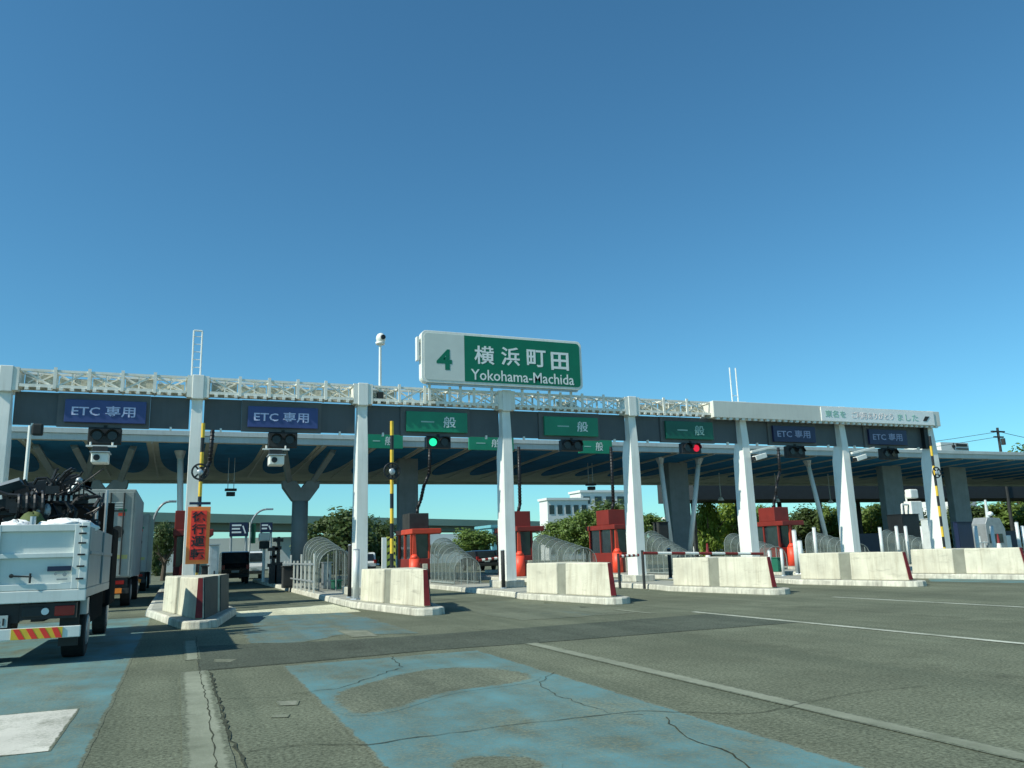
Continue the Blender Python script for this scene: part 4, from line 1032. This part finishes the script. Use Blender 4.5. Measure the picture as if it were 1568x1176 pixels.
MB().box(BX1-.85, BX1-.25, BY-.1, BY-.082, .46, .62).build('reflector', m_orref, bt)
MB().box(BX1-.75, BX1-.2, BY-.02, BY+.02, .74, .86).build('tail_lamp', m_tail, bt)
MB().box(BX1-.9, BX1-.1, BY+.05, BY+.1, .64, .94).build('lamp_panel', m_dkgrey, bt)
for x, s in ((BX1-.2, 1), (BX0+.2, -1)): wheel(bt, x, BY+1.4, .45, .3, s); wheel(bt, x, BY+6.6, .45, .3, s)
MB().box(BX0+.1, BX1-.1, BY+6.7, BY+8.2, .6, 2.7).build('cab', m_wcar, bt, .1)
MB().box(BX0+.4, BX1-.4, BY+.1, BY+8, .55, .9).build('chassis', m_black, bt)
bt2 = dup(bt, (.0, 15.2, 0), 'grey box truck further ahead in the queue, mostly hidden by the first box truck', 'box trucks queuing in the left lane'); bt['group'] = 'box trucks queuing in the left lane'

# cars beyond the booths
def van(x, y, w, h, L, paint, lab, name='parked_car', cat='car'):
    r = thing(name, lab, cat, (x, y, 0))
    prof = [(0, .35), (-.02, .9), (.12, h*.62), (.35, h-.06), (.7, h), (L*.72, h-.06), (L*.86, h*.62), (L, h*.55), (L, .35)]
    A = [Vector((x-w/2, y+p[0], p[1])) for p in prof]; B = [Vector((x+w/2, y+p[0], p[1])) for p in prof]
    MB().loft(A, B).build('body', paint, r, .06)
    MB().loft([Vector((x-w/2+.14, y+.10, h*.63)), Vector((x+w/2-.14, y+.10, h*.63)), Vector((x+w/2-.2, y+.30, h-.12)), Vector((x-w/2+.2, y+.30, h-.12))],
              [Vector((x-w/2+.14, y+.06, h*.63)), Vector((x+w/2-.14, y+.06, h*.63)), Vector((x+w/2-.2, y+.26, h-.12)), Vector((x-w/2+.2, y+.26, h-.12))]).build('rear_window', m_winglass, r)
    MB().box(x+w/2-.001, x+w/2+.01, y+.6, y+L*.7, h*.64, h-.16).build('side_window', m_winglass, r)
    for s in (-1, 1):
        MB().box(x+s*(w/2-.1)-.09, x+s*(w/2-.1)+.09, y-.05, y+.1, .85, 1.12).build('tail_lamp', m_tail, r)
        wheel(r, x+s*(w/2-.1), y+.7, .33, .2, s); wheel(r, x+s*(w/2-.1), y+L-.7, .33, .2, s)
    MB().box(x-w/2+.03, x+w/2-.03, y-.08, y+.02, .38, .6).build('bumper', m_dkgrey, r, .02)
    MB().box(x-.22, x+.22, y-.06, y-.03, .68, .8).build('number_plate', m_plate, r)
    return r
p = G(353, 893); van(p.x+.1, 52.5, 1.6, 1.92, 4.2, m_suv, 'dark tall car driving away through the second lane')
p = P(388, 870, 64); van(p.x, 64, 1.6, 2.0, 3.6, m_wcar, 'small white van ahead of the dark car', 'white_van', 'van')
p = P(560, 865, 66); van(p.x, 66, 1.7, 1.7, 4.0, m_wcar, 'white car half hidden left of the second barrier pole')
p = P(750, 880, 62); van(p.x-.2, 62, 1.8, 1.6, 4.0, m_suv, 'black car behind the striped bar left of the fourth column')

# ------------------------------------------------------------------ roadside furniture beyond
def roadsign(u0, v0, u1, v1, Y, mat, lab, lines=3):
    a = P(u0, v0, Y); b = P(u1, v1, Y)
    r = thing('direction_sign', lab, 'sign', ((a.x+b.x)/2, Y, 0))
    MB().box(a.x, b.x, Y, Y+.1, b.z, a.z).build('board', mat, r)
    m = MB(); h = (a.z-b.z)/(lines+1); w = b.x-a.x
    for i in range(lines): m.box(a.x+w*.12, a.x+w*(.55 if i % 2 else .62), Y-.02, Y-.004, a.z-h*(i+.9)-.06, a.z-h*(i+.9)+.1)
    m.beam((b.x-w*.3, Y-.02, a.z-h), (b.x-w*.15, Y-.02, b.z+h*.8), .12, .03, (0, 1, 0)); m.build('lettering', m_letw, r)
    MB().tube((b.x-.1*w, Y+.2, 0), (b.x-.1*w, Y+.2, a.z), .12).tube((a.x+.1*w, Y+.2, 0), (a.x+.1*w, Y+.2, a.z), .12).build('post', m_grey, r)
roadsign(352, 800, 380, 821, 85, m_navy, 'dark blue direction sign far beyond the dark car lane')
roadsign(399, 800, 417, 815, 88, m_navy, 'smaller dark blue direction sign right of the larger far one', 2)
p0 = P(385, 802, 60); p1 = P(391, 832, 60)
r = thing('banner_pole', 'narrow green banner on a post between the far blue signs', 'banner', (p0.x, 60, 0))
MB().box(p0.x, p1.x, 60, 60.06, p1.z, p0.z).build('banner_cloth', m_greenbox, r); MB().tube((p0.x-.08, 60, 0), (p0.x-.08, 60, p0.z+.1), .05).build('pole', m_cyanpost, r)
p0 = P(397, 816, 47); p1 = P(414, 840, 47)
r = thing('lane_lamp_box', 'white hooded lamp box with a dark face over the car lane', 'lamp', (p0.x, 47, .2))
MB().box(p0.x, p1.x, 47, 47.5, p0.z-.45, p0.z).build('hood', m_white, r, .08); MB().box(p0.x+.05, p1.x-.05, 47.02, 47.45, p1.z, p0.z-.46).build('face', m_dkgrey, r)
MB().tube(((p0.x+p1.x)/2, 47.3, .2), ((p0.x+p1.x)/2, 47.3, p1.z), .08).build('pole', m_white, r)
# spiky dark equipment by the pier
for j, (u, v) in enumerate([(419, 836), (427, 822)]):
    p = P(u, v, 44); r = thing('lane_equipment', ['dark slim equipment mast left of the pier cabinet', 'taller dark equipment mast with arms beside the pier'][j], 'mast', (p.x, 44, .2))
    MB().tube((p.x, 44, .18), (p.x, 44, p.z), .12, .07).build('mast', m_dkgrey, r)
    m = MB()
    for i in range(4): m.box(p.x-.28+.1*(i % 2), p.x+.22-.08*(i % 3), 43.9, 44.1, p.z-.25-.4*i, p.z-.08-.4*i)
    m.build('fitting', m_black, r)
    MB().box(p.x-.18, p.x+.18, 43.8, 44.2, .18, 1.1).build('base_box', m_dkgrey, r, .02)
def lamp(u, v, Y, du, lab):
    p = P(u, v, Y); r = thing('street_lamp', lab, 'lamp', (p.x, Y, 0), 'curved street lamps beyond the plaza')
    s = 1 if du > 0 else -1; L = abs(P(u+du, v, Y).x-p.x)
    pts = [Vector((p.x, Y, 0)), Vector((p.x, Y, p.z-1.8))]
    for i in range(1, 8): a = math.pi/2*i/7; pts.append(Vector((p.x+s*L*.8*(1-math.cos(a)), Y, p.z-1.8+1.8*math.sin(a))))
    MB().path(pts, .08, 8).build('pole', m_grey, r); e = pts[-1]
    MB().box(e.x-.1, e.x+s*L*.35, Y-.15, Y+.15, e.z-.07, e.z+.08).build('lamp_head', m_galv, r, .03)
lamp(236, 768, 62, 30, 'curved street lamp left of the orange board'); lamp(384, 780, 75, 30, 'curved street lamp over the far blue signs')
p = P(1527, 655, 62)
r = thing('utility_pole', 'wooden utility pole with wires above the far right canopy', 'pole', (p.x, 62, 0))
MB().tube((p.x, 62, 0), (p.x, 62, p.z), .2, .13).build('pole', m_dkgrey, r)
MB().box(p.x-1, p.x+1, 61.9, 62.1, p.z-.5, p.z-.35).box(p.x-.7, p.x+.7, 61.9, 62.1, p.z-1.1, p.z-.95).tube((p.x+.35, 61.8, p.z-1.9), (p.x+.35, 61.8, p.z-1.2), .22).build('crossarm', m_dkgrey, r)
wm = MB()
for (da, zz, sag) in ((Vector((40, 10, .8)), -.4, .8), (Vector((-45, 40, 0)), -.45, 1.6), (Vector((-45, 40, -.4)), -1.0, 1.6)):
    a = Vector((p.x, 62, p.z+zz)); pts = [a+da*(i/14)-Vector((0, 0, sag*4*(i/14)*(1-i/14))) for i in range(15)]; wm.path(pts, .03, 4)
wm.build('wire', m_dkgrey, r)

# viaduct in the distance
va = P(225, 788, 110); vb = P(770, 799, 150)
def vz(x): return va.z+(vb.z-va.z)*(x-va.x)/(vb.x-va.x)
d = (vb-va); e0 = va-d*.9; e1 = vb+d*1.6
e0.z = va.z; e1.z = vb.z
r = thing('road_viaduct', 'long grey green road viaduct crossing in the distance', 'viaduct', ((va.x+vb.x)/2, (va.y+vb.y)/2, 0))
MB().beam(e0-Vector((0, 0, .55)), e1-Vector((0, 0, .55)), 9.0, 1.1).build('deck', m_via, r)
MB().beam(e0-Vector((0, 0, 1.55)), e1-Vector((0, 0, 1.55)), 6.0, .85).build('girder', m_viad, r)
for t in (-.7, -.3, .1, .42, .72, 1.0, 1.35, 1.8, 2.3):
    q = va+d*t; MB().box(q.x-1, q.x+1, q.y-1, q.y+1, 0, va.z+(vb.z-va.z)*t*.0-2.2 if t < 0 else min(va.z, vb.z)-2.0).build('pier', m_via, r)
# pale noise wall and buildings
def block(u0, v0, u1, Y, mat, lab, floors=3, bays=6, dep=12, name='building', base=0):
    a = P(u0, v0, Y); b = P(u1, v0, Y)
    r = thing(name, lab, 'building', ((a.x+b.x)/2, Y, base))
    h = a.z
    MB().box(a.x, b.x, Y, Y+dep, base, h).build('wall', mat, r)
    MB().box(a.x-.2, b.x+.2, Y-.2, Y+dep+.2, h+.001, h+.35).build('roof', mat, r)
    w = (b.x-a.x)/bays; fh = h/floors
    for i in range(bays):
        for j in range(floors):
            f = MB().box(a.x+w*(i+.2), a.x+w*(i+.8), Y-.05, Y-.002, fh*(j+.3), fh*(j+.75)).build('window', m_winglass, r)
    return r
block(838, 766, 900, 112, m_bldw, 'white building with dark windows behind the trees left of the fifth column', 3, 5, 3)
block(889, 754, 975, 118, m_bldw, 'taller white block joined behind the white building left of the fifth column', 4, 5, 4)
block(753, 808, 770, 100, m_teal, 'small teal building left of the fourth column', 2, 2, 6)
block(1080, 790, 1140, 105, m_bldw, 'pale building glimpsed between bright trees and the sixth column', 3, 6)
a = P(1440, 677, 78); b = P(1485, 697, 78)
r = thing('sign_building', 'white rooftop sign building above the canopy at far right', 'building', ((a.x+b.x)/2, 78, 0))
MB().box(a.x, b.x, 78, 84, 0, a.z).build('wall', m_bldw, r)
c = (a.x+b.x)/2
MB().box(c-.55, c-.05, 77.9, 77.998, b.z+1.0, b.z+1.3).box(c-.38, c-.22, 77.88, 77.898, b.z+.7, b.z+1.6).build('emblem', m_dkgrey, r)
MB().box(c+.2, c+2.2, 77.9, 77.998, b.z+1.15, b.z+1.5).box(c+.2, c+2.4, 77.9, 77.998, b.z+.75, b.z+.9).build('lettering', m_dkgrey, r)
a = P(200, 846, 125); b = P(640, 846, 125)
o = MB().box(a.x-20, b.x+10, 125, 125.4, 0, 4.5).build('noise_wall', m_bldg, None); tag(o, 'pale noise wall along the far road under the viaduct', 'wall')
o = MB().box(25, 210, 132, 132.4, 0, 3.2).build('noise_wall', m_viad, None); tag(o, 'dark far wall behind the trees on the right', 'wall')
# dark roof behind on the right
a = P(1062, 752, 62); b = P(1440, 760, 62)
r = thing('service_roof', 'low dark roof on posts behind the canopy at right', 'roof', ((a.x+b.x)/2, 62, 0))
MB().box(a.x, b.x+25, 62, 68, a.z-.75, a.z+1.7).build('roof_slab', M('dark_roof_metal', (.028, .035, .038), .8), r)
for i in range(7): 
    x = a.x+2+i*(b.x-a.x)/6; MB().box(x-.15, x+.15, 65, 65.3, 0, a.z-.752).build('post', m_dkgrey, r)
for j, (u0, u1, v0, Y, lab) in enumerate([(1290, 1380, 818, 59, 'dark screen panel behind the seventh column'), (1385, 1420, 818, 60, 'dark screen panel left of the last column'), (1462, 1560, 815, 59, 'dark screen panel at the right edge')]):
    a = P(u0, v0, Y); b = P(u1, v0, Y)
    o = MB().box(a.x, b.x, Y, Y+.2, 0, a.z).build('screen_panel', m_navy, None); tag(o, lab, 'screen')

# ------------------------------------------------------------------ trees
def crown_mesh(name, seed, leaf, n_cl, n_leaf, size, mat):
    rr = random.Random(seed); vs = []; fs = []; cl = []
    for i in range(n_cl):
        while True:
            p = Vector((rr.uniform(-1, 1), rr.uniform(-1, 1), rr.uniform(-1, 1)))
            if .25 < p.length < 1: break
        p = p.normalized()*p.length**.5*.78; p = Vector((p.x*rr.uniform(.75, 1.12), p.y*rr.uniform(.75, 1.12), p.z*rr.uniform(.8, 1.1))); cl.append((p, rr.uniform(.14, .40)))
    for p, rad in cl:
        for j in range(n_leaf):
            d = Vector((rr.gauss(0, 1), rr.gauss(0, 1), rr.gauss(0, 1))).normalized()*rad*rr.uniform(.5, 1.05)
            c = p+d; s = size*rr.uniform(.6, 1.3)
            nrm = (d.normalized()+Vector((rr.uniform(-.7, .7), rr.uniform(-.7, .7), rr.uniform(-.3, .9)))).normalized()
            u = nrm.orthogonal().normalized(); u.rotate(Matrix.Rotation(rr.uniform(0, 6.28), 3, nrm)); t = nrm.cross(u)
            o = len(vs); vs += [c-u*s, c-t*s*.55, c+u*s, c+t*s*.55]; fs.append([o, o+1, o+2, o+3])
    me = bpy.data.meshes.new(name); me.from_pydata([tuple(v) for v in vs], [], fs); me.materials.append(mat); return me
def trunk_mesh(seed):
    rr = random.Random(seed); m = MB(); m.tube((0, 0, 0), (.02, 0, .45), .045, .03, 8)
    for i in range(6):
        a = 6.28*i/6+rr.uniform(-.4, .4); z = rr.uniform(.3, .45); q = Vector((math.cos(a)*.25, math.sin(a)*.25, z+rr.uniform(.2, .35)))
        m.tube((.01, 0, z), q, .02, .01, 6); m.tube(q, q+Vector((math.cos(a)*.12, math.sin(a)*.12, .15)), .01, .004, 5)
    m.tube((.02, 0, .45), (0, 0, .85), .03, .008, 8)
    me = bpy.data.meshes.new('trunk'); me.from_pydata([tuple(v) for v in m.v], [], m.f); me.materials.append(m_trunk); return me
crowns = {}
for nm, mat in (('d', m_leafd), ('m', m_leafm), ('l', m_leafl)):
    crowns[nm] = [crown_mesh('crown', 10+i+ord(nm), 0, 60, 110, .062, mat) for i in range(3)]
trunks = [trunk_mesh(i) for i in range(3)]
tcount = [0]
def tree(x, y, h, w, kind, lab, grp='trees beyond the toll plaza', cz=None):
    i = tcount[0]; tcount[0] += 1
    r = thing('broadleaf_tree', lab, 'tree', (x, y, 0), grp)
    t = bpy.data.objects.new('trunk', trunks[i % 3]); col.objects.link(t); t.parent = r; t.scale = (h, h, h*.85)
    c = bpy.data.objects.new('crown', crowns[kind][i % 3]); col.objects.link(c); c.parent = r
    cz = h*.60 if cz is None else cz
    c.location = (0, 0, cz); c.scale = (w/1.8, w/1.8, (h-cz)/.93); c.rotation_euler = (0, 0, i*1.3)
def tree_px(u0, u1, vt, Y, kind, lab, cz=None):
    a = P((u0+u1)/2, vt, Y); w = P(u1, vt, Y).x-P(u0, vt, Y).x; tree(a.x, Y, a.z, w, kind, lab, cz=cz)
tree_px(462, 584, 777, 70, 'd', 'large dark round tree left of the third column', 2.7)
tree_px(535, 610, 792, 74, 'd', 'dark tree right of the third column behind the banded pole', 2.6)
tree_px(590, 640, 820, 80, 'm', 'small tree behind the black roofed booth', 2.2)
tree_px(690, 760, 808, 85, 'm', 'mid green tree above the stair cover left of the fourth column', 2.6)
tree_px(640, 700, 832, 92, 'd', 'low dark tree under the viaduct', 2)
tree_px(825, 885, 796, 78, 'm', 'green tree in front of the white building, left one', 2.9)
tree_px(862, 930, 776, 74, 'm', 'taller green tree in front of the white building', 3.3)
tree_px(965, 1022, 786, 80, 'm', 'green tree right of the fifth column', 3)
tree_px(1060, 1100, 764, 66, 'l', 'bright green tree right of the wide pier', 3)
tree_px(1085, 1150, 760, 70, 'l', 'bright green tree left of the sixth column', 3.2)
tree_px(1140, 1200, 772, 74, 'm', 'green tree behind the sixth column', 3)
tree_px(1195, 1262, 774, 72, 'd', 'dark green tree behind the dark red booth', 3)
tree_px(1245, 1300, 770, 70, 'm', 'green tree left of the seventh column', 3)
tree_px(1300, 1362, 772, 70, 'm', 'green tree right of the seventh column', 3)
tree_px(1360, 1430, 776, 76, 'd', 'dark tree behind the black equipment box', 3)
tree_px(1440, 1510, 770, 74, 'd', 'dark tree right of the last column', 3)
tree_px(1495, 1580, 768, 72, 'm', 'green tree behind the grey machine at the right edge', 3)
tree_px(1540, 1600, 684, 82, 'm', 'tall green tree above the canopy at the right edge', 9)
tree_px(1380, 1470, 790, 80, 'd', 'low dark tree behind the hooded machine', 3)
tree_px(228, 280, 800, 70, 'd', 'dark tree between the box trucks and the orange board', 3.2)
tree_px(225, 262, 822, 95, 'd', 'low dark tree under the viaduct behind the box trucks', 2)
for i in range(10):
    tree(55+i*15+random.uniform(-4, 4), 100+random.uniform(-6, 12), random.uniform(6, 9), random.uniform(8, 12), 'dm'[i % 2], ['far dark tree in the row behind the right hand lanes', 'far mid green tree in the row behind the right hand lanes'][i % 2], 'far tree row on the right')
# thin pole with dark head at far left behind the gear
a = P(50, 652, 24); b = P(40, 722, 24)
r = thing('slim_lamp_pole', 'slim white pole with a dark head rising behind the truck crane', 'pole', (b.x, 24, 0))
MB().tube((b.x, 24, 0), (b.x, 24, a.z), .05, .045).build('pole', m_white, r); MB().box(b.x+.05, b.x+.3, 23.9, 24.1, a.z-.25, a.z+.05).build('head', m_dkgrey, r, .04)
